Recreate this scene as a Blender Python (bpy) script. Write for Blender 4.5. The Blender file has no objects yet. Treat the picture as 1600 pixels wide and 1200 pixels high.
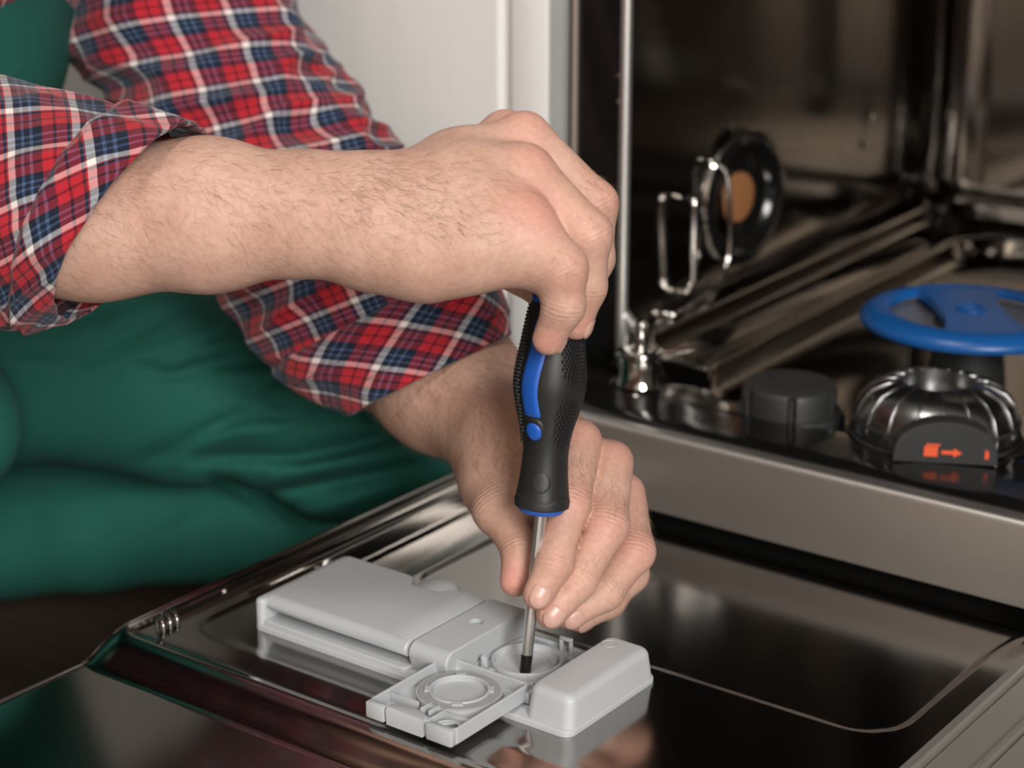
import bpy, bmesh, math, random
import numpy as np
from math import sin, cos, pi, radians
from mathutils import Vector, noise

# ------------------------------------------------------------------ camera
F_PX = 3023.0                                   # focal length for a 1600 px wide frame
PITCH, YAW = radians(18.1), radians(36.7)
CAM = np.array([0.735, -0.955, 0.647])
FW = np.array([-sin(YAW) * cos(PITCH), cos(YAW) * cos(PITCH), -sin(PITCH)])
RT = np.array([cos(YAW), sin(YAW), 0.0])
UP = np.cross(RT, FW)
scene = bpy.context.scene
col = scene.collection
cd = bpy.data.cameras.new('camera')
cam = bpy.data.objects.new('camera', cd)
col.objects.link(cam)
cd.sensor_width = 36.0
cd.lens = 36.0 * F_PX / 1600.0
cd.clip_start = 0.05
cam.location = CAM
cam.rotation_euler = (pi / 2 - PITCH, 0, YAW)
cd.dof.use_dof = True
cd.dof.focus_distance = 0.945
cd.dof.aperture_fstop = 6.5
scene.camera = cam

# ------------------------------------------------------------------ world and light
w = bpy.data.worlds.new('world')
scene.world = w
w.use_nodes = True
w.node_tree.nodes['Background'].inputs[0].default_value = (0.55, 0.53, 0.5, 1)
w.node_tree.nodes['Background'].inputs[1].default_value = 0.05


def area(name, loc, target, sx, sy, power, color):
    l = bpy.data.lights.new(name, 'AREA')
    l.shape = 'RECTANGLE'
    l.size, l.size_y = sx, sy
    l.energy = power
    l.color = color
    o = bpy.data.objects.new(name, l)
    col.objects.link(o)
    o.location = loc
    o.rotation_euler = (Vector(target) - Vector(loc)).to_track_quat('-Z', 'Y').to_euler()
    return o


area('window_right_offscreen', (2.585, -2.1, 1.65), (0.0, -2.1, 1.65), 1.4, 1.3, 160, (1.0, 0.97, 0.935))     # flush with wall_right
area('ceiling_lamp_offscreen', (0.2, -1.2, 2.585), (0.2, -1.2001, 0.0), 0.5, 0.5, 20, (1.0, 0.95, 0.88))       # flush with the ceiling
vs = scene.view_settings
vs.view_transform = 'Standard'
vs.look = 'None'
vs.gamma = 1.0
vs.use_curve_mapping = False
vs.exposure = -0.05

# ------------------------------------------------------------------ helpers
def loc_(x, y, t):
    """point of the place seen at (x, y), t metres in front of the viewpoint, in view-aligned axes"""
    return np.array([(x - 800.0) / F_PX * t, (600.0 - y) / F_PX * t, t])


def to_world(p):
    p = np.asarray(p, dtype=float)
    return CAM + p[..., 0:1] * RT + p[..., 1:2] * UP + p[..., 2:3] * FW


def at(x, y, t):
    return to_world(loc_(x, y, t))


def origin(o):
    v = Vector((0, 0, 0))
    while o is not None:
        v = v + o.location
        o = o.parent
    return v


def tag(o, label=None, cat=None, group=None, kind=None):
    if label: o['label'] = label
    if cat: o['category'] = cat
    if group: o['group'] = group
    if kind: o['kind'] = kind
    return o


def thing(name, loc, label, cat):
    o = bpy.data.objects.new(name, None)
    o.empty_display_size = 0.05
    col.objects.link(o)
    o.location = loc
    return tag(o, label, cat)


def build(name, verts, faces, m, parent=None, smooth=True, uv=None, attr=None, sharp=None):
    off = np.array(origin(parent)) if parent else np.zeros(3)
    me = bpy.data.meshes.new(name)
    v = np.asarray(verts, dtype=float) - off
    me.from_pydata(v.tolist(), [], faces if isinstance(faces, list) else faces.tolist())
    me.update()
    if uv is not None:
        ul = me.uv_layers.new(name='UVMap')
        li = np.zeros(len(me.loops), dtype=np.int32)
        me.loops.foreach_get('vertex_index', li)
        ul.data.foreach_set('uv', np.asarray(uv, dtype=np.float32)[li].ravel())
    if attr:
        for k, a in attr.items():
            at_ = me.attributes.new(k, 'FLOAT', 'POINT')
            at_.data.foreach_set('value', np.asarray(a, dtype=np.float32))
    if smooth:
        me.polygons.foreach_set('use_smooth', np.ones(len(me.polygons), dtype=bool))
        if sharp:
            me.set_sharp_from_angle(angle=radians(sharp))
    me.materials.append(m)
    o = bpy.data.objects.new(name, me)
    col.objects.link(o)
    o.parent = parent
    return o


def from_bm(name, bm, m, parent=None, smooth=True, sharp=35):
    bmesh.ops.recalc_face_normals(bm, faces=bm.faces)
    bm.verts.index_update()
    v = [tuple(x.co) for x in bm.verts]
    f = [[q.index for q in p.verts] for p in bm.faces]
    bm.free()
    return build(name, v, f, m, parent, smooth, sharp=sharp)


def add_box(bm, x0, x1, y0, y1, z0, z1, bev=0.0, seg=2):
    vs_ = [bm.verts.new(p) for p in [(x0, y0, z0), (x1, y0, z0), (x1, y1, z0), (x0, y1, z0),
                                     (x0, y0, z1), (x1, y0, z1), (x1, y1, z1), (x0, y1, z1)]]
    fs = [bm.faces.new([vs_[i] for i in q]) for q in
          [(3, 2, 1, 0), (4, 5, 6, 7), (0, 1, 5, 4), (1, 2, 6, 5), (2, 3, 7, 6), (3, 0, 4, 7)]]
    if bev > 0:
        es = list({e for f in fs for e in f.edges})
        bmesh.ops.bevel(bm, geom=es, offset=bev, segments=seg, affect='EDGES', profile=0.5)


def box(name, b, m, parent=None, bev=0.001, seg=2):
    bm = bmesh.new()
    add_box(bm, *b, bev=bev, seg=seg)
    return from_bm(name, bm, m, parent)


def rrect(x0, x1, y0, y1, z, r, n=6):
    r = max(1e-5, min(r, (x1 - x0) / 2 - 1e-5, (y1 - y0) / 2 - 1e-5))
    pts = []
    for cx, cy, a0 in ((x1 - r, y1 - r, 0), (x0 + r, y1 - r, 90), (x0 + r, y0 + r, 180), (x1 - r, y0 + r, 270)):
        for k in range(n + 1):
            a = radians(a0 + 90.0 * k / n)
            pts.append((cx + r * cos(a), cy + r * sin(a), z))
    return pts


def loft(rings, cap0=True, cap1=True, closed=True, cyc=False):
    n = len(rings[0])
    v = [p for r in rings for p in r]
    f = []
    R = len(rings)
    for i in range(R if cyc else R - 1):
        j2 = (i + 1) % R
        for j in range(n if closed else n - 1):
            k = (j + 1) % n
            f.append([i * n + j, i * n + k, j2 * n + k, j2 * n + j])
    if cap0: f.append(list(range(n))[::-1])
    if cap1: f.append([(R - 1) * n + j for j in range(n)])
    return v, f


def loft_obj(name, rings, m, parent, cap0=True, cap1=True, sharp=35):
    v, f = loft(rings, cap0, cap1)
    bm = bmesh.new()
    bv = [bm.verts.new(p) for p in v]
    for q in f:
        try:
            bm.faces.new([bv[i] for i in q])
        except ValueError:
            pass
    return from_bm(name, bm, m, parent, sharp=sharp)


def lathe(name, prof, c, m, parent, n=40, axis=None, cap=True, sharp=35):
    """prof: list of (radius, height) along axis from c"""
    ax = Vector(axis if axis is not None else (0, 0, 1)).normalized()
    u = ax.orthogonal().normalized()
    v = ax.cross(u)
    rings = []
    for r, h in prof:
        rings.append([tuple(Vector(c) + ax * h + (u * cos(2 * pi * k / n) + v * sin(2 * pi * k / n)) * max(r, 1e-5)) for k in range(n)])
    return loft_obj(name, rings, m, parent, cap, cap, sharp)


def tube_path(pts, r, n=8, closed=False):
    pts = [Vector(p) for p in pts]
    rings = []
    N = len(pts)
    prev = None
    for i, p in enumerate(pts):
        if closed:
            d = (pts[(i + 1) % N] - pts[i - 1]).normalized()
        else:
            d = (pts[min(i + 1, N - 1)] - pts[max(i - 1, 0)]).normalized()
        if prev is None:
            u = d.orthogonal().normalized()
        else:
            u = (prev - d * prev.dot(d)).normalized()
        prev = u
        v = d.cross(u)
        rings.append([tuple(p + (u * cos(2 * pi * k / n) + v * sin(2 * pi * k / n)) * r) for k in range(n)])
    return loft(rings, not closed, not closed, cyc=closed)


def tube_obj(name, pts, r, m, parent, n=8, closed=False):
    v, f = tube_path(pts, r, n, closed)
    return build(name, v, f, m, parent)


def spline(pts, n):
    """Catmull-Rom through rows of pts"""
    P = np.asarray(pts, dtype=float)
    K = len(P)
    out = []
    for s in np.linspace(0, K - 1, n):
        i = min(int(s), K - 2)
        t = s - i
        p0, p1, p2, p3 = P[max(i - 1, 0)], P[i], P[i + 1], P[min(i + 2, K - 1)]
        out.append(0.5 * ((2 * p1) + (-p0 + p2) * t + (2 * p0 - 5 * p1 + 4 * p2 - p3) * t * t + (-p0 + 3 * p1 - 3 * p2 + p3) * t ** 3))
    return np.array(out)


# ------------------------------------------------------------------ materials
def srgb(r, g, b):
    f = lambda c: (c / 255.0 / 12.92) if c <= 10.3 else (((c / 255.0) + 0.055) / 1.055) ** 2.4
    return (f(r), f(g), f(b), 1.0)


def mat(name, color, rough=0.5, metal=0.0, bump=0.0, bscale=200.0, var=0.0, vscale=20.0, stretch=None, coat=0.0, spec=None, aniso=0.0):
    m = bpy.data.materials.new(name)
    m.use_nodes = True
    nt = m.node_tree
    b = nt.nodes['Principled BSDF']
    b.inputs['Base Color'].default_value = color
    b.inputs['Roughness'].default_value = rough
    b.inputs['Metallic'].default_value = metal
    if spec is not None: b.inputs['Specular IOR Level'].default_value = spec
    if coat: b.inputs['Coat Weight'].default_value = coat
    if aniso: b.inputs['Anisotropic'].default_value = aniso
    tc = nt.nodes.new('ShaderNodeTexCoord')
    mp = nt.nodes.new('ShaderNodeMapping')
    nt.links.new(tc.outputs['Object'], mp.inputs['Vector'])
    if stretch: mp.inputs['Scale'].default_value = stretch
    if var > 0:
        n = nt.nodes.new('ShaderNodeTexNoise')
        n.inputs['Scale'].default_value = vscale
        n.inputs['Detail'].default_value = 5
        nt.links.new(mp.outputs[0], n.inputs['Vector'])
        mx = nt.nodes.new('ShaderNodeMixRGB')
        mx.blend_type = 'MULTIPLY'
        mx.inputs[0].default_value = 1.0
        mx.inputs[1].default_value = color
        rp = nt.nodes.new('ShaderNodeMapRange')
        rp.inputs['From Min'].default_value = 0.25
        rp.inputs['From Max'].default_value = 0.75
        rp.inputs['To Min'].default_value = 1 - var
        rp.inputs['To Max'].default_value = 1.0
        nt.links.new(n.outputs['Fac'], rp.inputs['Value'])
        nt.links.new(rp.outputs[0], mx.inputs[2])
        nt.links.new(mx.outputs[0], b.inputs['Base Color'])
    if bump > 0:
        n = nt.nodes.new('ShaderNodeTexNoise')
        n.inputs['Scale'].default_value = bscale
        n.inputs['Detail'].default_value = 4
        nt.links.new(mp.outputs[0], n.inputs['Vector'])
        bp = nt.nodes.new('ShaderNodeBump')
        bp.inputs['Strength'].default_value = bump
        bp.inputs['Distance'].default_value = 0.001
        nt.links.new(n.outputs['Fac'], bp.inputs['Height'])
        nt.links.new(bp.outputs[0], b.inputs['Normal'])
    return m


M = {}
M['white'] = mat('white_lacquer', (0.80, 0.79, 0.77, 1), 0.45, var=0.05, vscale=6, bump=0.06, bscale=60, stretch=(6, 6, 0.3))
M['greyedge'] = mat('grey_panel_edge', (0.40, 0.43, 0.42, 1), 0.5, var=0.05)
M['counter'] = mat('stone_counter', (0.10, 0.095, 0.09, 1), 0.35, var=0.3, vscale=80)
M['black'] = mat('black_plastic', (0.008, 0.008, 0.008, 1), 0.35, var=0.2, vscale=40)
M['blackgloss'] = mat('black_gloss_trim', (0.006, 0.006, 0.006, 1), 0.16)
M['rubber'] = mat('black_rubber', (0.014, 0.014, 0.014, 1), 0.5, bump=0.05, bscale=900)
M['steel'] = mat('mirror_stainless_steel', (0.40, 0.38, 0.36, 1), 0.12, 1.0, bump=0.03, bscale=40, var=0.05, vscale=15)
M['doorsteel'] = mat('satin_stainless_door', (0.38, 0.365, 0.35, 1), 0.14, 1.0, bump=0.008, bscale=25)
M['trim'] = mat('satin_trim', (0.66, 0.64, 0.61, 1), 0.5, 1.0, bump=0.03, bscale=60)
M['tanline'] = mat('tan_strip', (0.30, 0.25, 0.21, 1), 0.5)
M['brushed'] = mat('brushed_stainless', (0.64, 0.61, 0.58, 1), 0.42, 1.0, bump=0.03, bscale=60, stretch=(0.3, 12, 12))
M['chrome'] = mat('polished_chrome', (0.72, 0.70, 0.67, 1), 0.10, 1.0, bump=0.01, bscale=30)
M['plastic'] = mat('light_grey_plastic', (0.44, 0.46, 0.48, 1), 0.42, bump=0.02, bscale=1200, var=0.03, vscale=50)
M['plastic_seal'] = mat('mid_grey_seal', (0.30, 0.31, 0.32, 1), 0.5, bump=0.03, bscale=900)
M['darkplastic'] = mat('charcoal_plastic', (0.022, 0.023, 0.024, 1), 0.5, bump=0.03, bscale=700)
M['blue'] = mat('blue_plastic', (0.006, 0.085, 0.30, 1), 0.33, var=0.06, vscale=30)
M['bluegrip'] = mat('blue_rubber', (0.012, 0.10, 0.48, 1), 0.42, var=0.05, vscale=80)
M['orange'] = mat('orange_print', (0.75, 0.10, 0.03, 1), 0.5)
M['floor'] = mat('dark_wood_floor', (0.060, 0.036, 0.024, 1), 0.45, var=0.5, vscale=12, stretch=(1, 8, 1), bump=0.1, bscale=60)
M['wall'] = mat('warm_grey_paint', (0.17, 0.145, 0.12, 1), 0.7, var=0.05, vscale=3)
M['ceiling'] = mat('ceiling_paint', (0.25, 0.235, 0.22, 1), 0.8, var=0.03, vscale=3)
M['green'] = mat('green_twill', (0.007, 0.112, 0.084, 1), 0.85, bump=0.25, bscale=1500, var=0.15, vscale=14)
M['nail'] = mat('fingernail', (0.57, 0.345, 0.285, 1), 0.33, var=0.08, vscale=150)
M['hair'] = mat('dark_body_hair', (0.085, 0.050, 0.030, 1), 0.5)
M['eye'] = mat('eye', (0.7, 0.68, 0.65, 1), 0.2)


def skin_material():
    m = bpy.data.materials.new('skin')
    m.use_nodes = True
    nt = m.node_tree
    L = nt.links.new
    b = nt.nodes['Principled BSDF']
    b.inputs['Roughness'].default_value = 0.52
    b.inputs['Specular IOR Level'].default_value = 0.35
    b.inputs['Subsurface Weight'].default_value = 0.12
    b.inputs['Subsurface Radius'].default_value = (0.012, 0.005, 0.003)
    b.inputs['Subsurface Scale'].default_value = 0.35
    tc = nt.nodes.new('ShaderNodeTexCoord')
    n1 = nt.nodes.new('ShaderNodeTexNoise')
    n1.inputs['Scale'].default_value = 45
    n1.inputs['Detail'].default_value = 6
    L(tc.outputs['Object'], n1.inputs['Vector'])
    r1 = nt.nodes.new('ShaderNodeValToRGB')
    r1.color_ramp.elements[0].position = 0.30
    r1.color_ramp.elements[0].color = (0.51, 0.295, 0.220, 1)
    r1.color_ramp.elements[1].position = 0.72
    r1.color_ramp.elements[1].color = (0.60, 0.382, 0.300, 1)
    L(n1.outputs['Fac'], r1.inputs['Fac'])
    a = nt.nodes.new('ShaderNodeAttribute')
    a.attribute_name = 'flush'
    mx = nt.nodes.new('ShaderNodeMixRGB')
    L(a.outputs['Fac'], mx.inputs[0])
    L(r1.outputs[0], mx.inputs[1])
    mx.inputs[2].default_value = (0.60, 0.27, 0.215, 1)
    # fine mottling
    n3 = nt.nodes.new('ShaderNodeTexNoise')
    n3.inputs['Scale'].default_value = 330
    n3.inputs['Detail'].default_value = 3
    L(tc.outputs['Object'], n3.inputs['Vector'])
    rr = nt.nodes.new('ShaderNodeMapRange')
    rr.inputs['From Min'].default_value = 0.3
    rr.inputs['From Max'].default_value = 0.7
    rr.inputs['To Min'].default_value = 0.90
    rr.inputs['To Max'].default_value = 1.04
    L(n3.outputs['Fac'], rr.inputs['Value'])
    mm = nt.nodes.new('ShaderNodeMixRGB')
    mm.blend_type = 'MULTIPLY'
    mm.inputs[0].default_value = 1
    L(mx.outputs[0], mm.inputs[1])
    L(rr.outputs[0], mm.inputs[2])
    L(mm.outputs[0], b.inputs['Base Color'])
    v = nt.nodes.new('ShaderNodeTexVoronoi')
    v.inputs['Scale'].default_value = 700
    L(tc.outputs['Object'], v.inputs['Vector'])
    n2 = nt.nodes.new('ShaderNodeTexNoise')
    n2.inputs['Scale'].default_value = 140
    n2.inputs['Detail'].default_value = 6
    L(tc.outputs['Object'], n2.inputs['Vector'])
    ad = nt.nodes.new('ShaderNodeMath')
    ad.operation = 'MULTIPLY_ADD'
    L(v.outputs['Distance'], ad.inputs[0])
    ad.inputs[1].default_value = 0.25
    L(n2.outputs['Fac'], ad.inputs[2])
    bp = nt.nodes.new('ShaderNodeBump')
    bp.inputs['Strength'].default_value = 0.28
    bp.inputs['Distance'].default_value = 0.0012
    L(ad.outputs[0], bp.inputs['Height'])
    # knuckle creases
    fs = nt.nodes.new('ShaderNodeAttribute'); fs.attribute_name = 'fold_at'
    fa = nt.nodes.new('ShaderNodeAttribute'); fa.attribute_name = 'fold_amount'
    wn = nt.nodes.new('ShaderNodeMath'); wn.operation = 'MULTIPLY_ADD'
    L(n2.outputs['Fac'], wn.inputs[0]); wn.inputs[1].default_value = 5.5
    fm = nt.nodes.new('ShaderNodeMath'); fm.operation = 'MULTIPLY'
    L(fs.outputs['Fac'], fm.inputs[0]); fm.inputs[1].default_value = 2 * pi / 0.0023
    L(fm.outputs[0], wn.inputs[2])
    sn = nt.nodes.new('ShaderNodeMath'); sn.operation = 'SINE'
    L(wn.outputs[0], sn.inputs[0])
    ml = nt.nodes.new('ShaderNodeMath'); ml.operation = 'MULTIPLY'
    L(sn.outputs[0], ml.inputs[0]); L(fa.outputs['Fac'], ml.inputs[1])
    b2 = nt.nodes.new('ShaderNodeBump')
    b2.inputs['Strength'].default_value = 0.38
    b2.inputs['Distance'].default_value = 0.00045
    L(ml.outputs[0], b2.inputs['Height'])
    L(bp.outputs[0], b2.inputs['Normal'])
    L(b2.outputs[0], b.inputs['Normal'])
    return m


M['filtersteel'] = mat('dull_filter_steel', (0.30, 0.30, 0.30, 1), 0.27, 1.0, bump=0.05, bscale=800)
M['skin'] = skin_material()


def plaid_material(name, period, rot):
    m = bpy.data.materials.new(name)
    m.use_nodes = True
    nt = m.node_tree
    L = nt.links.new
    b = nt.nodes['Principled BSDF']
    b.inputs['Roughness'].default_value = 0.9
    b.inputs['Specular IOR Level'].default_value = 0.2
    b.inputs['Sheen Weight'].default_value = 0.15
    uv = nt.nodes.new('ShaderNodeUVMap')
    mp = nt.nodes.new('ShaderNodeMapping')
    mp.inputs['Rotation'].default_value = (0, 0, radians(rot))
    L(uv.outputs[0], mp.inputs['Vector'])
    sp = nt.nodes.new('ShaderNodeSeparateXYZ')
    L(mp.outputs[0], sp.inputs[0])
    RED, NAVY, BLUE, WHITE, DARK = srgb(168, 34, 45), srgb(20, 28, 44), srgb(70, 90, 122), srgb(216, 210, 205), srgb(70, 14, 26)
    sett = [(0.0, WHITE), (0.115, NAVY), (0.215, BLUE), (0.265, NAVY), (0.35, BLUE), (0.40, NAVY), (0.545, RED), (0.715, DARK), (0.765, RED), (0.925, NAVY), (0.972, RED)]
    outs = []
    for ax in (0, 1):
        mu = nt.nodes.new('ShaderNodeMath'); mu.operation = 'MULTIPLY'
        mu.inputs[1].default_value = 1.0 / period
        L(sp.outputs[ax], mu.inputs[0])
        fr = nt.nodes.new('ShaderNodeMath'); fr.operation = 'FRACT'
        L(mu.outputs[0], fr.inputs[0])
        rp = nt.nodes.new('ShaderNodeValToRGB')
        cr = rp.color_ramp
        cr.interpolation = 'CONSTANT'
        cr.elements[0].position = sett[0][0]; cr.elements[0].color = sett[0][1]
        cr.elements[1].position = sett[1][0]; cr.elements[1].color = sett[1][1]
        for p_, c_ in sett[2:]:
            e = cr.elements.new(p_); e.color = c_
        for e in cr.elements:
            e.color = [math.sqrt(max(q, 0)) for q in e.color[:3]] + [1]
        L(fr.outputs[0], rp.inputs['Fac'])
        outs.append(rp)
    # twill: diagonal fine weave decides how much warp shows
    ad = nt.nodes.new('ShaderNodeMath'); ad.operation = 'ADD'
    L(sp.outputs[0], ad.inputs[0]); L(sp.outputs[1], ad.inputs[1])
    mu = nt.nodes.new('ShaderNodeMath'); mu.operation = 'MULTIPLY'
    mu.inputs[1].default_value = 2 * pi / 0.0011
    L(ad.outputs[0], mu.inputs[0])
    sn = nt.nodes.new('ShaderNodeMath'); sn.operation = 'SINE'
    L(mu.outputs[0], sn.inputs[0])
    ma = nt.nodes.new('ShaderNodeMath'); ma.operation = 'MULTIPLY_ADD'
    ma.inputs[1].default_value = 0.22; ma.inputs[2].default_value = 0.5
    L(sn.outputs[0], ma.inputs[0])
    mx = nt.nodes.new('ShaderNodeMixRGB')
    L(ma.outputs[0], mx.inputs[0]); L(outs[0].outputs[0], mx.inputs[1]); L(outs[1].outputs[0], mx.inputs[2])
    sq = nt.nodes.new('ShaderNodeMixRGB'); sq.blend_type = 'MULTIPLY'; sq.inputs[0].default_value = 1
    L(mx.outputs[0], sq.inputs[1]); L(mx.outputs[0], sq.inputs[2])
    L(sq.outputs[0], b.inputs['Base Color'])
    nz = nt.nodes.new('ShaderNodeTexNoise'); nz.inputs['Scale'].default_value = 900
    L(uv.outputs[0], nz.inputs['Vector'])
    a2 = nt.nodes.new('ShaderNodeMath'); a2.operation = 'ADD'
    L(nz.outputs['Fac'], a2.inputs[0]); L(sn.outputs[0], a2.inputs[1])
    bp = nt.nodes.new('ShaderNodeBump')
    bp.inputs['Strength'].default_value = 0.2
    bp.inputs['Distance'].default_value = 0.0004
    L(a2.outputs[0], bp.inputs['Height']); L(bp.outputs[0], b.inputs['Normal'])
    return m


M['plaid_near'] = plaid_material('plaid_flannel_near', 0.0285, 28)
M['plaid_far'] = plaid_material('plaid_flannel_far', 0.0290, -8)
M['plaid_cuff'] = plaid_material('plaid_flannel_cuff', 0.0290, 38)

# ------------------------------------------------------------------ room
def structure(o, label=None, cat=None):
    o['kind'] = 'structure'
    if label: o['label'] = label
    if cat: o['category'] = cat
    return o


fl = structure(box('floor', (-2.2, 2.6, -3.2, 0.75, -0.05, -0.004), M['floor'], bev=0), 'dark brown wood floor below the open dishwasher door', 'floor')
pm = None
rng = random.Random(4)
for i in range(16):
    for j in range(4):
        x0 = -2.0 + i * 0.19
        y0 = -3.0 + j * 1.0 + (0.5 if i % 2 else 0.0) - 0.4
        if y0 < -3.15 or y0 + 0.998 > 0.75:
            continue
        if pm is None:
            p = box('plank', (0, 0.1885, 0, 0.998, -0.004, 0.0), M['floor'], fl, bev=0.0008, seg=1)
            pm = p.data
        else:
            p = bpy.data.objects.new('plank', pm)
            col.objects.link(p)
            p.parent = fl
        p.location = (x0, y0, 0)
structure(box('wall_back', (-2.2, 2.6, 0.75, 0.85, -0.05, 2.6), M['wall'], bev=0), 'grey painted wall behind the kitchen units', 'wall')
structure(box('wall_left', (-2.3, -2.2, -3.2, 0.85, -0.05, 2.6), M['wall'], bev=0), 'grey painted side wall beyond the white cabinet', 'wall')
structure(box('wall_right', (2.6, 2.7, -3.2, 0.85, -0.05, 2.6), M['wall'], bev=0), 'grey painted side wall past the dishwasher', 'wall')
M['wall2'] = mat('beige_paint', (0.42, 0.35, 0.28, 1), 0.7, var=0.05, vscale=3)
structure(box('wall_front', (-2.3, 2.7, -3.3, -3.2, -0.05, 2.6), M['wall2'], bev=0), 'beige painted wall opposite the dishwasher', 'wall')
structure(box('ceiling', (-2.3, 2.7, -3.3, 0.85, 2.6, 2.7), M['ceiling'], bev=0), 'pale ceiling above the kitchen', 'ceiling')

# ------------------------------------------------------------------ white cabinet and counter
cab = thing('base_cabinet', (-0.31, 0.42, 0.0), 'white panelled base cabinet left of the dishwasher', 'cabinet')
box('carcass', (-0.60, -0.004, 0.119, 0.70, 0.10, 0.86), M['white'], cab, bev=0.001)
box('plinth', (-0.60, -0.004, 0.17, 0.68, 0.0, 0.10), M['white'], cab, bev=0.001)
box('side_panel', (-0.0195, -0.0035, 0.100, 0.119, 0.10, 0.86), M['greyedge'], cab, bev=0.0006)
cdoor = box('door', (-0.59, -0.021, 0.106, 0.119, 0.115, 0.855), M['white'], cab, bev=0.001)
box('stile', (-0.050, -0.021, 0.097, 0.1065, 0.115, 0.855), M['white'], cdoor, bev=0.0012)
box('stile', (-0.59, -0.56, 0.097, 0.1065, 0.115, 0.855), M['white'], cdoor, bev=0.0012)
box('rail', (-0.56, -0.050, 0.097, 0.1065, 0.825, 0.855), M['white'], cdoor, bev=0.0012)
box('rail', (-0.56, -0.050, 0.097, 0.1065, 0.115, 0.145), M['white'], cdoor, bev=0.0012)
bm = bmesh.new()                                             # raised centre panel
rings = [rrect(-0.548, -0.062, 0.157, 0.813, 0.1065, 0.001, 1), rrect(-0.546, -0.064, 0.159, 0.811, 0.1000, 0.001, 1)]
rings = [[(x, z, y) for x, y, z in r] for r in rings]
loft_obj('panel', rings, M['white'], cdoor)
ct = box('countertop', (-0.62, 0.62, 0.085, 0.72, 0.862, 0.90), M['counter'], None, bev=0.003)
tag(ct, 'dark stone worktop above the cabinet and dishwasher', 'worktop')

# ------------------------------------------------------------------ dishwasher
XL, XR, YF, YB = 0.0, 0.448, 0.10, 0.66
dw = thing('dishwasher', (0.224, 0.36, 0.0), 'open built-in slimline dishwasher with stainless tub and lowered door', 'dishwasher')
bm = bmesh.new()
add_box(bm, -0.001, 0.012, YF + 0.004, 0.69, 0.02, 0.855)
add_box(bm, 0.436, 0.449, YF + 0.004, 0.69, 0.02, 0.855)
add_box(bm, 0.0, 0.448, YF + 0.004, 0.69, 0.835, 0.855)
add_box(bm, 0.0, 0.448, 0.675, 0.69, 0.02, 0.855)
add_box(bm, 0.0, 0.448, 0.02, 0.69, 0.0, 0.19)
from_bm('casing', bm, M['black'], dw, smooth=False)
# front frame round the opening
bm = bmesh.new()
add_box(bm, 0.000, 0.0395, 0.094, YF + 0.012, 0.235, 0.85, 0.002)
add_box(bm, 0.4085, 0.448, 0.094, YF + 0.012, 0.235, 0.85, 0.002)
add_box(bm, 0.0395, 0.4085, 0.094, YF + 0.012, 0.80, 0.85, 0.002)
from_bm('front_frame', bm, M['blackgloss'], dw)
box('frame_strip', (0.0045, 0.0072, 0.0905, 0.096, 0.25, 0.84), M['tanline'], dw, bev=0.0008)  # thin tan strip down the left side of the black frame
# chrome rim of the tub mouth
rim = [(0.0445, 0.095, 0.80), (0.0445, 0.095, 0.30), (0.0455, 0.096, 0.288), (0.050, 0.100, 0.279), (0.056, 0.106, 0.274)]
tube_obj('tub_rim', spline(rim, 40), 0.0040, M['trim'], dw)
rim = [(0.4035, 0.095, 0.80), (0.4035, 0.095, 0.30), (0.4025, 0.096, 0.288), (0.398, 0.100, 0.279), (0.392, 0.106, 0.274)]
tube_obj('tub_rim', spline(rim, 40), 0.0040, M['trim'], dw)
for zz in (0.335, 0.352, 0.43, 0.447, 0.53):
    lathe('rim_rivet', [(0.0, 0.0), (0.0018, 0.0), (0.0018, 0.0012), (0.0, 0.002)], (0.0405, 0.094, zz), M['chrome'], dw, n=10, axis=(0, -1, 0))
# tub walls : open loft (left, back, right), slightly wider at the back, rounded vertical corners
def tub_outline(z, grow=0.0):
    pts = [(0.047 - grow, 0.098, z), (0.043 - grow, 0.18, z), (0.034 - grow, 0.30, z), (0.020 - grow, 0.50, z)]
    r = 0.05
    for k in range(9):
        a = radians(180 - 90 * k / 8)
        pts.append((0.016 - grow + r + r * cos(a), 0.60 + grow + r * sin(a), z))
    for k in range(9):
        a = radians(90 - 90 * k / 8)
        pts.append((0.432 + grow - r + r * cos(a), 0.60 + grow + r * sin(a), z))
    pts += [(0.428 + grow, 0.50, z), (0.414 + grow, 0.30, z), (0.405 + grow, 0.18, z), (0.401 + grow, 0.098, z)]
    return pts
v, f = loft([tub_outline(z) for z in np.linspace(0.27, 0.80, 14)], False, False, closed=False)
v = np.array(v)
# gentle stamped relief of the wall sheets
for i in range(len(v)):
    x, y, z = v[i]
    v[i, 0] += 0.0016 * noise.noise((y * 9, z * 5, 1.3)) + 0.001 * sin(z * 26 + y * 8)
    v[i, 1] += 0.004 * noise.noise((x * 8, z * 5, 7.3)) * (1 if y > 0.55 else 0)
build('tub_wall', v, f, M['steel'], dw)
v, f = loft([tub_outline(0.80)], False, True)
build('tub_roof', v, f, M['steel'], dw, smooth=False)
# stamped guide panel on the back wall
for xx in (0.12, 0.20, 0.30):
    tube_obj('wall_rib', [(xx, 0.648, 0.33), (xx, 0.644, 0.36), (xx, 0.644, 0.70), (xx, 0.648, 0.74)], 0.012, M['steel'], dw, n=12)
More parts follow.
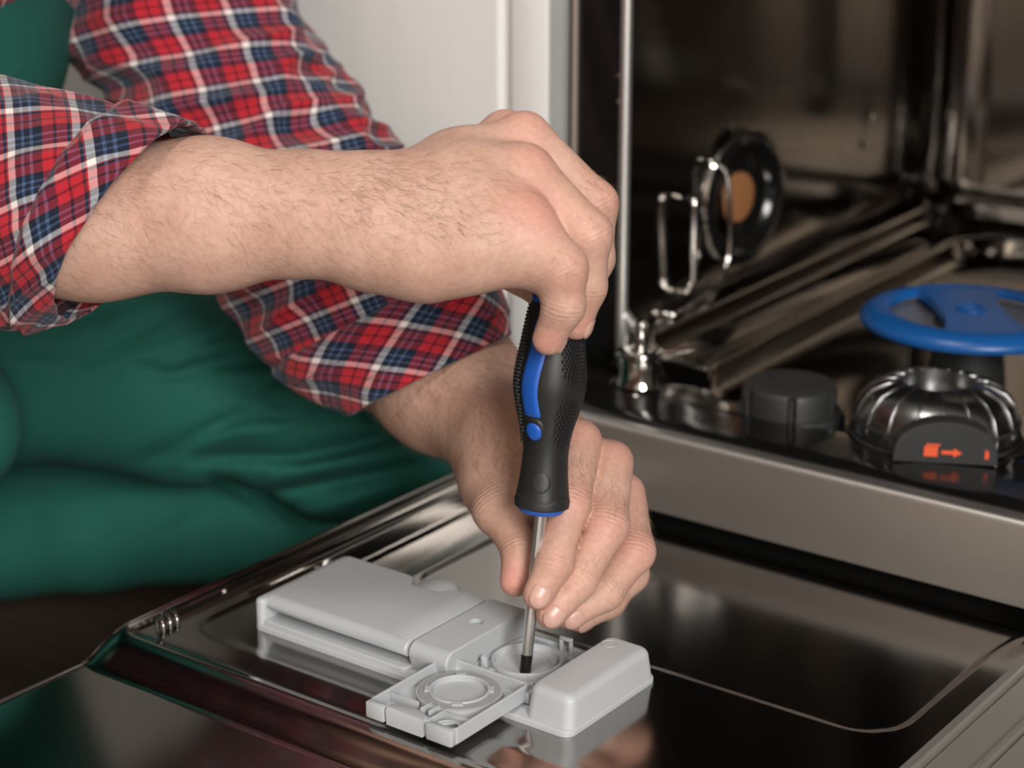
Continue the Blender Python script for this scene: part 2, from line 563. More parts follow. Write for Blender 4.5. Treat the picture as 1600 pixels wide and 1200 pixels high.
# tub floor: stepped sink
steps = [(0.000, 0.285, 0.055), (0.002, 0.2755, 0.055), (0.005, 0.2728, 0.055), (0.021, 0.2720, 0.055), (0.0235, 0.2712, 0.055), (0.0248, 0.2690, 0.055), (0.0262, 0.259, 0.055),
         (0.0285, 0.2565, 0.06), (0.058, 0.2545, 0.06), (0.063, 0.2562, 0.06), (0.0675, 0.2562, 0.06), (0.0695, 0.254, 0.06), (0.072, 0.241, 0.05), (0.080, 0.236, 0.05), (0.13, 0.230, 0.03)]
rings = []
for ins, z, r in steps:
    base = rrect(0.024 + ins, 0.424 - ins, 0.052 + ins * 0.25, 0.648 - ins, z, r, 10)
    ring = []
    for x, y, zz in base:
        k = (y - 0.10) / 0.55
        sgn = -1 if x < 0.224 else 1
        x2 = x + sgn * (k - 0.5) * 0.022
        zz2 = zz
        if y < 0.10:                                         # the front runs low to the sill
            zz2 = min(zz, 0.2475)
        ring.append((x2, y, zz2))
    rings.append(ring)
loft_obj('tub_floor', rings, M['steel'], dw, cap0=False, sharp=60)
# sill between door and tub
bm = bmesh.new()
prof = [(0.000, 0.196), (0.000, 0.2425), (0.0012, 0.2455), (0.004, 0.2465), (0.012, 0.2465), (0.012, 0.196)]
rings = [[(x, y, z) for y, z in prof] for x in (0.006, 0.442)]
loft_obj('front_sill', rings, M['brushed'], dw, sharp=50)
rings = [[(x, y, z) for y, z in [(0.012, 0.20), (0.012, 0.2475), (0.016, 0.2490), (0.030, 0.2480), (0.045, 0.2495), (0.062, 0.2485), (0.062, 0.20)]] for x in (0.006, 0.442)]
loft_obj('sill_gasket', rings, M['blackgloss'], dw, sharp=50)
box('frame_foot', (0.006, 0.058, 0.062, 0.094, 0.20, 0.249), M['blackgloss'], dw, bev=0.002)
box('frame_foot', (0.390, 0.442, 0.062, 0.094, 0.20, 0.249), M['blackgloss'], dw, bev=0.002)
# chrome spring post at the tub corner
pc = (0.077, 0.069, 0.247)
lathe('hinge_post', [(0.0, 0), (0.0125, 0), (0.0155, 0.004), (0.0135, 0.009), (0.0130, 0.022), (0.0150, 0.0245), (0.0150, 0.0265), (0.013, 0.0275), (0.005, 0.0275), (0.005, 0.0285), (0.0042, 0.030), (0.0042, 0.042), (0.0047, 0.0435), (0.0035, 0.046), (0, 0.0465)], pc, M['chrome'], dw, n=32)
lathe('hinge_post', [(0.0, 0), (0.0125, 0), (0.0155, 0.004), (0.0135, 0.009), (0.0130, 0.022), (0.0150, 0.0245), (0.0150, 0.0265), (0.013, 0.0275), (0.005, 0.0275), (0.005, 0.0285), (0.0042, 0.030), (0.0042, 0.042), (0.0047, 0.0435), (0.0035, 0.046), (0, 0.0465)], (0.371, 0.069, 0.247), M['chrome'], dw, n=32)
# vent on the left tub wall
vn = lathe('wall_vent', [(0.0, -0.006), (0.048, -0.006), (0.0495, 0.001), (0.048, 0.006), (0.042, 0.008), (0.038, 0.006), (0.034, 0.000), (0.028, -0.002), (0.0, -0.002)], (0.041, 0.254, 0.338), M['blackgloss'], dw, n=48, axis=(1, -0.07, 0))
tag(vn, 'round black vent with chrome collar')
lathe('vent_collar', [(0.0485, 0.001), (0.0505, 0.001), (0.0510, 0.003), (0.0500, 0.0055), (0.0485, 0.0055)], (0.041, 0.254, 0.338), M['chrome'], vn, n=48, axis=(1, -0.07, 0), cap=False)
lathe('vent_centre', [(0.0, -0.003), (0.019, -0.003), (0.018, 0.0005), (0.012, 0.0015), (0.0, 0.0015)], (0.041, 0.254, 0.338), mat('tan_disc', (0.30, 0.13, 0.05, 1), 0.5), vn, n=24, axis=(1, -0.07, 0))  # plain tan disc in the middle of the vent
# wire guides against the left wall
wl = lambda y: 0.0475 - 0.055 * (y - 0.098) + 0.006
g1 = [(wl(0.212) - 0.004, 0.205, 0.374), (wl(0.212) + 0.004, 0.214, 0.366), (wl(0.218) + 0.006, 0.218, 0.345), (wl(0.22) + 0.006, 0.222, 0.310), (wl(0.215) + 0.006, 0.214, 0.292), (wl(0.19) + 0.006, 0.186, 0.281), (wl(0.15) + 0.004, 0.150, 0.276), (wl(0.15) - 0.004, 0.146, 0.276)]
tube_obj('rack_guide_wire', spline(g1, 50), 0.0020, M['chrome'], dw)
g2 = [(wl(0.17) - 0.004, 0.176, 0.351), (wl(0.17) + 0.003, 0.172, 0.354), (wl(0.168) + 0.006, 0.167, 0.350), (wl(0.168) + 0.006, 0.167, 0.32), (wl(0.168) + 0.006, 0.168, 0.297), (wl(0.166) + 0.003, 0.165, 0.289), (wl(0.166) - 0.004, 0.164, 0.288)]
tube_obj('rack_guide_wire', spline(g2, 40), 0.0022, M['chrome'], dw)
for yy, zz in ((0.50, 0.36), (0.50, 0.335)):
    lathe('wall_screw', [(0, 0), (0.004, 0), (0.0035, 0.002), (0, 0.003)], (0.024, yy, zz), M['chrome'], dw, n=12, axis=(1, 0, 0))

# ---- door (lies open), part of the dishwasher
door = box('door', (0.002, 0.446, -0.52, -0.003, 0.150, 0.183), M['black'], dw, bev=0.002)
def sstep(a, b, x):
    t = np.clip((x - a) / (b - a), 0, 1)
    return t * t * (3 - 2 * t)
def rr_sd(x, y, x0, x1, y0, y1, r):
    cx, cy = (x0 + x1) / 2, (y0 + y1) / 2
    qx = np.abs(x - cx) - ((x1 - x0) / 2 - r)
    qy = np.abs(y - cy) - ((y1 - y0) / 2 - r)
    return np.hypot(np.maximum(qx, 0), np.maximum(qy, 0)) + np.minimum(np.maximum(qx, qy), 0) - r
def uniq(*parts):
    a = np.unique(np.round(np.concatenate(parts), 5))
    keep = [a[0]]
    for q in a[1:]:
        if q - keep[-1] > 0.0004: keep.append(q)
    return np.array(keep)
xs = uniq(np.arange(0.0, 0.4481, 0.003), np.arange(0.076, 0.092, 0.0008), np.arange(0.380, 0.448, 0.0008), np.arange(0.0, 0.030, 0.0008))
ys = uniq(np.arange(-0.52, 0.0001, 0.003), np.arange(-0.36, -0.32, 0.0010), np.arange(-0.20, -0.18, 0.0010), np.arange(-0.47, -0.44, 0.001))
X, Y = np.meshgrid(xs, ys, indexing='ij')
Z = np.full_like(X, 0.2)
d = rr_sd(X, Y, 0.083, 0.3885, -0.190, 0.10, 0.028)
Z -= 0.0018 * (1 - sstep(-0.005, 0.0008, d))                 # stamped field by the hinge
Z += np.where((X > 0.028) & (X < 0.0825), -0.0120 * (1 - (X - 0.028) / 0.0545), 0) * sstep(-0.20, -0.175, Y) * sstep(0.028, 0.030, X)
Z -= 0.013 * (np.clip((Y + 0.085) / 0.085, 0, 1)) ** 2 * sstep(0.03, 0.05, X) * (1 - sstep(0.392, 0.402, X))
d2 = rr_sd(X, Y, 0.030, 0.42, -0.299, -0.012, 0.02)
Z -= 0.0006 * (1 - sstep(-0.003, 0.002, d2))
d3 = rr_sd(X, Y, 0.0, 0.448, -0.329, 0.2, 0.018)             # upper plateau; beyond it the control end drops
Z -= 0.010 * sstep(0.0, 0.024, d3) * 1.0
Z += 0.0010 * np.exp(-((d3 + 0.003) / 0.004) ** 2)
d4 = rr_sd(X, Y, 0.0, 0.448, -0.452, 0.2, 0.03)
Z += 0.006 * sstep(-0.004, 0.004, d4)
# left border ridges and right border rim
Z -= 0.0025 * (1 - sstep(0.0, 0.005, X))
Z += 0.0022 * np.exp(-((X - 0.4085) / 0.0022) ** 4)
Z += np.where(X > 0.411, -(X - 0.411) * 0.25, 0)
Z += 0.0030 * np.exp(-((X - 0.4315) / 0.0018) ** 4)
nx, ny = X.shape
V = np.stack([X, Y, Z], -1).reshape(-1, 3)
idx = np.arange(nx * ny).reshape(nx, ny)
Fq = np.stack([idx[:-1, :-1], idx[1:, :-1], idx[1:, 1:], idx[:-1, 1:]], -1).reshape(-1, 4).tolist()
# skirt down to the door body
loop = list(idx[:, 0]) + list(idx[-1, 1:]) + list(idx[::-1, -1][1:]) + list(idx[0, ::-1][1:-1])
nb = len(V)
V = np.vstack([V, [(V[i][0], V[i][1], 0.178) for i in loop]])
n = len(loop)
for k in range(n):
    Fq.append([loop[k], nb + k, nb + (k + 1) % n, loop[(k + 1) % n]])
build('inner_panel', V, Fq, M['doorsteel'], door, sharp=50)
def rail(name, prof, y0, y1, m):
    rings = [[(x, y, z) for x, z in prof] for y in (y0, y1)]
    return loft_obj(name, rings, m, door, sharp=40)
rail('side_rail', [(0.006, 0.1985), (0.006, 0.2025), (0.0068, 0.2032), (0.008, 0.2025), (0.0085, 0.2005), (0.0135, 0.2005), (0.014, 0.2035), (0.015, 0.2042), (0.016, 0.2035), (0.0165, 0.1985)], -0.294, -0.004, M['doorsteel'])
rail('side_rail', [(0.006, 0.1985), (0.006, 0.2025), (0.0068, 0.2032), (0.0085, 0.2025), (0.009, 0.1985)], -0.322, -0.294, M['doorsteel'])
rail('side_rail', [(0.0245, 0.1985), (0.025, 0.2015), (0.026, 0.2022), (0.027, 0.2015), (0.0275, 0.1985)], -0.250, -0.004, M['doorsteel'])
rail('edge_trim', [(0.4055, 0.1995), (0.4058, 0.2036), (0.4068, 0.2044), (0.4105, 0.2044), (0.4115, 0.2034), (0.4118, 0.1975)], -0.325, -0.004, M['trim'])
rail('edge_trim', [(0.4125, 0.1965), (0.4130, 0.2005), (0.4140, 0.2012), (0.4290, 0.1985), (0.4295, 0.1925)], -0.325, -0.004, M['trim'])
rail('edge_trim', [(0.4300, 0.1915), (0.4303, 0.2002), (0.4312, 0.2008), (0.4335, 0.2004), (0.4340, 0.1905)], -0.325, -0.004, M['trim'])
rail('edge_trim', [(0.4345, 0.1900), (0.4350, 0.1970), (0.4470, 0.1945), (0.4475, 0.1860)], -0.325, -0.004, M['trim'])
for k in range(3):
    y = -0.297 - k * 0.005
    tube_obj('rail_clip', spline([(0.0135, y, 0.1985), (0.0145, y - 0.0004, 0.2038), (0.018, y - 0.0015, 0.2052), (0.0215, y - 0.003, 0.2035), (0.0225, y - 0.0035, 0.1985)], 16), 0.0013, M['doorsteel'], door)
box('control_strip', (0.003, 0.445, -0.560, -0.5195, 0.152, 0.200), M['black'], door, bev=0.004)
box('outer_panel', (0.000, 0.448, -0.560, -0.020, 0.130, 0.150), M['white'], door, bev=0.001)

# ------------------------------------------------------------------ things inside the tub
sa = thing('spray_arm', (0.250, 0.196, 0.232), 'round blue plastic spray arm in the dishwasher tub', 'spray arm')
cx, cy, zt = 0.250, 0.196, 0.300
bm = bmesh.new()
R0, n = 0.082, 64
def hole_edge(a):
    # two D-shaped windows left and right of the centre bar
    return None
outer = [(cx + R0 * cos(2 * pi * k / n), cy + R0 * sin(2 * pi * k / n)) for k in range(n)]
# disc as ring plus centre bar, both with thickness
def prism(bm, pts, z0, z1):
    b = [bm.verts.new((x, y, z0)) for x, y in pts]
    t = [bm.verts.new((x, y, z1)) for x, y in pts]
    bm.faces.new(b[::-1]); bm.faces.new(t)
    for k in range(len(pts)):
        j = (k + 1) % len(pts)
        bm.faces.new([b[k], b[j], t[j], t[k]])
prof = [(0.0525, -0.003), (0.0525, 0.001), (0.054, 0.0025), (0.059, 0.003), (0.066, 0.001), (0.0710, -0.003), (0.0715, -0.006), (0.070, -0.008), (0.061, -0.006)]
rings = [[(cx + r * cos(2 * pi * k / n), cy + r * sin(2 * pi * k / n), zt + h) for k in range(n)] for r, h in prof]
v, f = loft(rings, False, False, cyc=True)
build('disc_rim', v, f, M['blue'], sa, sharp=50)
bar = []
dirb = radians(90 + 36)
bx, by = cos(dirb), sin(dirb)
px_, py_ = -by, bx
ring_pts = []
for s in np.linspace(-1, 1, 15):
    wdt = 0.0205 + 0.010 * abs(s) ** 3
    ring_pts.append((s * 0.054, wdt))
loopxy = [(cx + bx * s + px_ * wd, cy + by * s + py_ * wd) for s, wd in ring_pts] + [(cx + bx * s - px_ * wd, cy + by * s - py_ * wd) for s, wd in ring_pts[::-1]]
bm = bmesh.new()
prism(bm, loopxy, zt - 0.003, zt + 0.0024)
from_bm('centre_bar', bm, M['blue'], sa)
lathe('hub_mark', [(0.0070, 0.0), (0.0070, 0.0012), (0.0085, 0.0016), (0.010, 0.0012), (0.010, 0.0)], (cx, cy, zt + 0.0022), M['blue'], sa, n=32, cap=False)
lathe('hub', [(0.0, 0), (0.028, 0), (0.026, 0.02), (0.022, 0.050), (0.024, 0.064), (0, 0.064)], (cx, cy, 0.2305), M['darkplastic'], sa, n=32)
lathe('reflector_bowl', [(0.018, 0.0125), (0.030, 0.0105), (0.045, 0.0105), (0.058, 0.0135), (0.060, 0.0130), (0.056, 0.0100), (0.045, 0.0075), (0.030, 0.0075), (0.018, 0.010)], (cx, cy, 0.2800), M['trim'], sa, n=48, cap=False)

sc = thing('salt_cap', (0.178, 0.088, 0.235), 'charcoal notched screw cap on the tub floor beside the filter', 'cap')
c = (0.178, 0.088, 0.2325)
lathe('collar', [(0.0, 0), (0.036, 0), (0.036, 0.012), (0.0335, 0.016), (0.0, 0.016)], c, M['darkplastic'], sc, n=40)
prof = []
NC = 96
rings = []
for h, rr in ((0.013, 0.030), (0.030, 0.030), (0.0325, 0.029), (0.0335, 0.0275)):
    ring = []
    for k in range(NC):
        a = 2 * pi * k / NC
        slot = (k % 16) in (0, 1)
        r2 = rr - (0.0045 if slot and h < 0.032 else 0)
        ring.append((c[0] + r2 * cos(a), c[1] + r2 * sin(a), c[2] + h))
    rings.append(ring)
loft_obj('knob', rings, M['darkplastic'], sc, sharp=40)

ft = thing('drain_filter', (0.288, 0.110, 0.236), 'round drain filter with ribbed bowl and dark handle with orange arrow', 'filter')
fc = (0.2735, 0.099, 0.2345)
lathe('filter_rim', [(0.050, 0.0), (0.055, 0.0), (0.056, 0.010), (0.054, 0.013), (0.051, 0.013), (0.050, 0.010)], fc, M['darkplastic'], ft, n=56, cap=False)
dome = [(0.0505, 0.012), (0.0495, 0.026), (0.046, 0.036), (0.040, 0.043), (0.031, 0.047), (0.022, 0.0485)]
lathe('mesh_bowl', dome + [(0.021, 0.040), (0.0, 0.039)], fc, M['filtersteel'], ft, n=48, cap=False, sharp=60)
for k in range(18):
    a = 2 * pi * k / 18
    tube_obj('bowl_rib', [(fc[0] + (r + 0.0004) * cos(a), fc[1] + (r + 0.0004) * sin(a), fc[2] + h) for r, h in dome], 0.0009, M['filtersteel'], ft, n=6)
for r, h in ((0.0512, 0.015), (0.0500, 0.0255)):
    lathe('bowl_hoop', [(r, h - 0.0012), (r + 0.0012, h - 0.0006), (r + 0.0012, h + 0.0006), (r, h + 0.0012)], fc, M['darkplastic'], ft, n=56, cap=False)
# grip plate that faces the door, with the printed mark
gp = thing
ga = radians(-62)
gu = Vector((-sin(ga), cos(ga), 0)); gn = Vector((cos(ga), sin(ga), 0))
g0 = Vector((0.300, 0.055, 0.2492))
def gpt(a, b, h):       # a along, b up, h out
    p = g0 + gu * a + Vector((0, 0, 1)) * b + gn * h
    return tuple(p)
arch = []
for k in range(25):
    a = pi * k / 24
    arch.append((0.030 * cos(a), 0.0005 + 0.0255 * sin(a) ** 0.7))
bm = bmesh.new()
fr = [bm.verts.new(gpt(a, b, 0.004)) for a, b in arch]
bk = [bm.verts.new(gpt(a, b, -0.012)) for a, b in arch]
bm.faces.new(fr); bm.faces.new(bk[::-1])
for k in range(len(arch)):
    j = (k + 1) % len(arch)
    bm.faces.new([fr[k], fr[j], bk[j], bk[k]])
hd = from_bm('handle', bm, M['darkplastic'], ft)
def mark(pts):
    bm = bmesh.new()
    a_ = [bm.verts.new(gpt(a, b, 0.0038)) for a, b in pts]
    b_ = [bm.verts.new(gpt(a, b, 0.0046)) for a, b in pts]
    bm.faces.new(b_); bm.faces.new(a_[::-1])
    for k in range(len(pts)):
        j = (k + 1) % len(pts)
        bm.faces.new([a_[k], a_[j], b_[j], b_[k]])
    return from_bm('printed_mark', bm, M['orange'], hd, smooth=False)
lk = lambda s: [(s * a, b) for a, b in [(0, 0)]]
mark([(-0.0125, 0.0045), (-0.0045, 0.0045), (-0.0045, 0.0105), (-0.0125, 0.0105)])
mark([(-0.0115, 0.0110), (-0.0035, 0.0110), (-0.0035, 0.0122), (-0.0115, 0.0122)])
mark([(-0.0025, 0.0062), (0.0045, 0.0062), (0.0045, 0.0045), (0.0095, 0.0073), (0.0045, 0.0101), (0.0045, 0.0084), (-0.0025, 0.0084)])
mark([(0.0225, 0.0045), (0.0248, 0.0045), (0.0248, 0.0090), (0.0238, 0.0090), (0.0232, 0.0105), (0.0225, 0.0090)])

# ------------------------------------------------------------------ detergent dispenser
dp = thing('detergent_dispenser', (0.16, -0.24, 0.2), 'light grey plastic detergent dispenser set in the open door', 'dispenser')
P_ = M['plastic']
def slab(name, x0, x1, y0, y1, z0, z1, r, bev, m=P_, parent=dp, nb=4, bot=True):
    rings = []
    if bot: rings.append(rrect(x0, x1, y0, y1, z0, r))
    else: rings.append(rrect(x0, x1, y0, y1, z0, r))
    for k in range(nb + 1):
        a = pi / 2 * k / nb
        i = bev * (1 - cos(a)); h = bev * sin(a)
        rings.append(rrect(x0 + i, x1 - i, y0 + i, y1 - i, z1 - bev + h, max(r - i * 0.6, 0.0005)))
    return loft_obj(name, rings, m, parent, sharp=40)
slab('base_plate', 0.0565, 0.2645, -0.2785, -0.2000, 0.1985, 0.2025, 0.006, 0.001)
# raised back edge left of the lid and along it
slab('left_rim', 0.0575, 0.0640, -0.2775, -0.2045, 0.2020, 0.2170, 0.003, 0.0022)
slab('lower_tray', 0.0600, 0.1615, -0.2765, -0.2050, 0.2015, 0.2052, 0.004, 0.001)
# lid: extruded rounded-front profile along x, with a notch for the latch
def lid_profile(y0, y1, z0, z1, rf):
    pts = [(y1, z0), (y1, z1 - 0.001), (y1 - 0.001, z1)]
    for k in range(9):
        a = radians(90 + 110 * k / 8)
        pts.append((y0 + rf + rf * cos(a), z1 - rf + rf * sin(a)))
    pts.append((y0 + rf * 0.6, z0))
    return pts
lidrings = []
for x in [0.0628, 0.0636, 0.108, 0.112, 0.116, 0.120, 0.124, 0.128, 0.132, 0.136, 0.140, 0.144, 0.1592, 0.1602]:
    e = 0.0008 if x in (0.0628, 0.1602) else 0.0
    notch = 0.0
    if 0.110 < x < 0.142:
        notch = 0.0100 * min(1.0, max(0.0, sstep(0.110, 0.118, x) * (1 - sstep(0.134, 0.142, x))))
    lidrings.append([(x, y, z) for y, z in lid_profile(-0.2745 + e, -0.2065 - notch - e, 0.2096 + e, 0.2185 - e, 0.0052)])
ld = loft_obj('detergent_lid', lidrings, P_, dp, sharp=40)
# curved thumb latch behind the notch
lt = []
for x in np.linspace(0.1135, 0.1400, 12):
    s = (x - 0.1135) / 0.0265
    yb = -0.2015 - 0.0035 * sin(pi * s) * 0
    zt_ = 0.2160 + 0.0024 * sin(pi * s)
    lt.append([(x, -0.2125, 0.2030), (x, -0.2120, zt_ - 0.002), (x, -0.2040, zt_), (x, -0.1990 + 0.003 * (2 * s - 1) ** 4 * -1, zt_ - 0.0008), (x, -0.1980 - 0.003 * (2 * s - 1) ** 4, zt_ - 0.003), (x, -0.1990, 0.2030)])
loft_obj('latch', lt, P_, dp, sharp=50)
# middle housing with rounded front
mr = []
for x, e in [(0.1612, 0.0008), (0.1620, 0.0), (0.1852, 0.0), (0.1860, 0.0008)]:
    mr.append([(x, y, z) for y, z in lid_profile(-0.2735 + e, -0.2045 - e, 0.2015, 0.2185 - e, 0.0060)])
mh = loft_obj('middle_housing', mr, P_, dp, sharp=40)
cut = lathe('cutter', [(0.0040, -0.0024), (0.0040, 0.004)], (0.1735, -0.2330, 0.2184), P_, None, n=32)
md = mh.modifiers.new('hole', 'BOOLEAN')
md.operation = 'DIFFERENCE'
md.object = cut
bpy.context.view_layer.update()
nm = bpy.data.meshes.new_from_object(mh.evaluated_get(bpy.context.evaluated_depsgraph_get()))
mh.modifiers.clear()
nm.polygons.foreach_set('use_smooth', np.ones(len(nm.polygons), dtype=bool))
nm.set_sharp_from_angle(angle=radians(30))
mh.data = nm
bpy.data.objects.remove(cut)
lathe('status_window', [(0.0, 0.0), (0.0040, 0.0), (0.0036, 0.0004), (0.0, 0.0009)], (0.1735, -0.2330, 0.2160), P_, mh, n=24)
# well round the opened filler
rings = [rrect(0.1855, 0.2365, -0.2640, -0.2040, 0.2015, 0.002), rrect(0.1855, 0.2365, -0.2640, -0.2040, 0.2050, 0.002),
         rrect(0.1862, 0.2360, -0.2632, -0.2048, 0.2055, 0.002), rrect(0.1875, 0.2355, -0.2620, -0.2060, 0.2055, 0.002),
         rrect(0.1880, 0.2350, -0.2615, -0.2065, 0.2040, 0.002)]
loft_obj('filler_well', rings, P_, dp)
cc = (0.2075, -0.2345, 0.2035)
lathe('filler_ring', [(0.0168, 0.0), (0.0168, 0.0042), (0.0171, 0.0048), (0.0180, 0.0048), (0.0184, 0.0042), (0.0184, 0.0)], cc, P_, dp, n=44, cap=False)
lathe('filler_step', [(0.0125, 0.0), (0.0125, 0.0010), (0.0168, 0.0012), (0.0168, 0.0)], cc, P_, dp, n=44, cap=False)
for px0, py0, h in ((0.1915, -0.2495, 0.0062), (0.2265, -0.2215, 0.0048), (0.2000, -0.2545, 0.0035)):
    lathe('screw_post', [(0, 0), (0.0021, 0), (0.0019, h), (0.0013, h + 0.0004), (0.0011, h - 0.001), (0, h - 0.001)], (px0, py0, 0.2038), P_, dp, n=14)
bm = bmesh.new()
add_box(bm, 0.2105, 0.2120, -0.2105, -0.2085, 0.2040, 0.2115, 0.0003)
add_box(bm, 0.2165, 0.2180, -0.2105, -0.2085, 0.2040, 0.2115, 0.0003)
add_box(bm, 0.2105, 0.2180, -0.2105, -0.2085, 0.2105, 0.2122, 0.0003)
from_bm('hook_loop', bm, P_, dp)
box('well_rib', (0.1880, 0.2350, -0.2562, -0.2550, 0.2036, 0.2075), P_, dp, bev=0.0003)
box('well_rib', (0.2240, 0.2252, -0.2560, -0.2490, 0.2036, 0.2070), P_, dp, bev=0.0003)
box('well_rib', (0.1945, 0.1957, -0.2620, -0.2540, 0.2036, 0.2085), P_, dp, bev=0.0003)
# end block
ebr = [rrect(0.2362, 0.2643, -0.2770, -0.2015, 0.2015, 0.0055), rrect(0.2364, 0.2640, -0.2765, -0.2018, 0.2040, 0.0055), rrect(0.2368, 0.2628, -0.2742, -0.2026, 0.2140, 0.0055)]
for k in range(1, 6):
    a = pi / 2 * k / 5
    i_, h_ = 0.0046 * (1 - cos(a)), 0.0046 * sin(a)
    ebr.append(rrect(0.2368 + i_ * 0.6, 0.2628 - i_, -0.2742 + i_, -0.2026 - i_, 0.2140 + h_, 0.0055 - i_ * 0.5))
eb = loft_obj('end_block', ebr, P_, dp, sharp=45)
lathe('crescent_mark', [(0.0036, 0.0), (0.0037, 0.0003), (0.0043, 0.0003), (0.0044, 0.0)], (0.2440, -0.2140, 0.2189), P_, eb, n=20, cap=False)
# opened filler lid lying forward on its hinge
rl_x0, rl_x1, rl_y0, rl_y1 = 0.1775, 0.2305, -0.3230, -0.2630
rings = [rrect(rl_x0 + 0.001, rl_x1 - 0.001, rl_y0 + 0.001, rl_y1, 0.2036, 0.0025), rrect(rl_x0, rl_x1, rl_y0, rl_y1, 0.2048, 0.003), rrect(rl_x0, rl_x1, rl_y0, rl_y1, 0.2122, 0.003),
         rrect(rl_x0 + 0.0004, rl_x1 - 0.0004, rl_y0 + 0.0004, rl_y1 - 0.0004, 0.2126, 0.0026), rrect(rl_x0 + 0.0013, rl_x1 - 0.0013, rl_y0 + 0.0013, rl_y1 - 0.0013, 0.2126, 0.002),
         rrect(rl_x0 + 0.0017, rl_x1 - 0.0017, rl_y0 + 0.0017, rl_y1 - 0.0017, 0.2122, 0.0018), rrect(rl_x0 + 0.0019, rl_x1 - 0.0019, rl_y0 + 0.0019, rl_y1 - 0.0019, 0.2062, 0.0018)]
rl = loft_obj('filler_lid', rings, P_, dp)
rc = (0.2050, -0.2870, 0.2060)
lathe('seal_ring', [(0.0150, 0.0), (0.0150, 0.0048), (0.0153, 0.0052), (0.0200, 0.0050), (0.0205, 0.0046), (0.0205, 0.0)], rc, M['plastic_seal'], rl, n=52, cap=False)
lathe('plug_wall', [(0.0138, 0.0), (0.0138, 0.0056), (0.0141, 0.0060), (0.0149, 0.0060), (0.0152, 0.0056), (0.0152, 0.0)], rc, P_, rl, n=52, cap=False)
lathe('plug_face', [(0.0, 0.0), (0.0138, 0.0), (0.0138, 0.0028), (0.0125, 0.0030), (0.0, 0.0030)], rc, P_, rl, n=52)
lathe('seal_lip', [(0.0205, 0.0), (0.0205, 0.0046), (0.0212, 0.0046), (0.0213, 0.0)], rc, P_, rl, n=52, cap=False)
for k in range(4):
    a = radians(35 + 90 * k)
    b0 = [(rc[0] + r * cos(a + da), rc[1] + r * sin(a + da)) for r, da in ((0.0150, -0.16), (0.0172, -0.16), (0.0172, 0.16), (0.0150, 0.16))]
    bm = bmesh.new(); prism(bm, b0, 0.2062, 0.2121)
    from_bm('plug_lug', bm, P_, rl)
box('lid_rib', (0.1796, 0.1970, -0.3092, -0.3080, 0.2060, 0.2112), P_, rl, bev=0.0003)
box('lid_rib', (0.2130, 0.2284, -0.3092, -0.3080, 0.2060, 0.2112), P_, rl, bev=0.0003)
box('lid_rib', (0.2118, 0.2130, -0.3205, -0.3060, 0.2060, 0.2116), P_, rl, bev=0.0003)
box('lid_rib', (0.2020, 0.2032, -0.3140, -0.3060, 0.2060, 0.2118), P_, rl, bev=0.0003)
box('lid_rib', (0.2070, 0.2082, -0.3140, -0.3060, 0.2060, 0.2118), P_, rl, bev=0.0003)
# front tongue: curved thumb grip standing slightly proud, dark slit beside it
tg = []
for x in np.linspace(0.1905, 0.2125, 13):
    s = (x - 0.1905) / 0.022
    bow = 0.0035 * sin(pi * s)
    tg.append([(x, -0.3252, 0.2040), (x, -0.3256, 0.2118), (x, -0.3246, 0.2132), (x, -0.3215 + bow, 0.2134), (x, -0.3195 + bow, 0.2120), (x, -0.3190 + bow, 0.2066), (x, -0.3225, 0.2040)])
loft_obj('lid_tongue', tg, P_, rl, sharp=50)
box('lid_corner', (0.2149, 0.2303, -0.3256, -0.3215, 0.2042, 0.2126), P_, rl, bev=0.0008)
box('lid_corner', (0.1777, 0.1889, -0.3256, -0.3215, 0.2042, 0.2126), P_, rl, bev=0.0008)
wing = []
for k in range(11):
    a = radians(20 + 140 * k / 10)
    wing.append((0.2215 + 0.0072 * cos(a), -0.3190 + 0.0085 * sin(a), 0.2085))
tube_obj('lid_web', wing, 0.0010, P_, rl, n=6)
tube_obj('lid_web', [(0.2150, -0.3190, 0.2085), (0.2215, -0.3105, 0.2085)], 0.0010, P_, rl, n=6)
for yy in (-0.2640,):
    box('hinge_knuckle', (0.1800, 0.1880, yy - 0.0030, yy + 0.0030, 0.2030, 0.2090), P_, rl, bev=0.001)
    box('hinge_knuckle', (0.2260, 0.2325, yy - 0.0030, yy + 0.0030, 0.2030, 0.2090), P_, rl, bev=0.001)

# ------------------------------------------------------------------ screwdriver
tip = at(820, 1056, 0.9805)
neck = at(846, 795, 0.9625)
S0, S1 = Vector(tip), Vector(neck)
ax = (S1 - S0).normalized()
tail = Vector(at(872, 452, 0.944))
hax = (tail - S1).normalized()
sd = thing('screwdriver', tuple(S0), 'screwdriver with black and blue knurled grip held in both hands', 'screwdriver')
def hexrod(name, a, b, r, m, n=6, r2=None):
    d = (Vector(b) - Vector(a)).normalized()
    L_ = (Vector(b) - Vector(a)).length
    return lathe(name, [(r, 0), (r, L_ * 0.5), (r2 or r, L_)], a, m, sd, n=n, axis=d, sharp=25)
t1 = S0 + ax * 0.0118
hexrod('tip', S0, t1, 0.0029, M['black'], 16, 0.0031)
hexrod('shaft', t1 - ax * 0.0002, S1 + ax * 0.004, 0.0031, mat('shaft_steel', (0.78, 0.77, 0.75, 1), 0.36, 1.0, bump=0.02, bscale=300), 12)
HL = (tail - S1).length
lathe('collar_ring', [(0.0, -0.0015), (0.0105, -0.0015), (0.0118, 0.0002), (0.0118, 0.003), (0, 0.003)], S1, M['bluegrip'], sd, n=40, axis=hax)
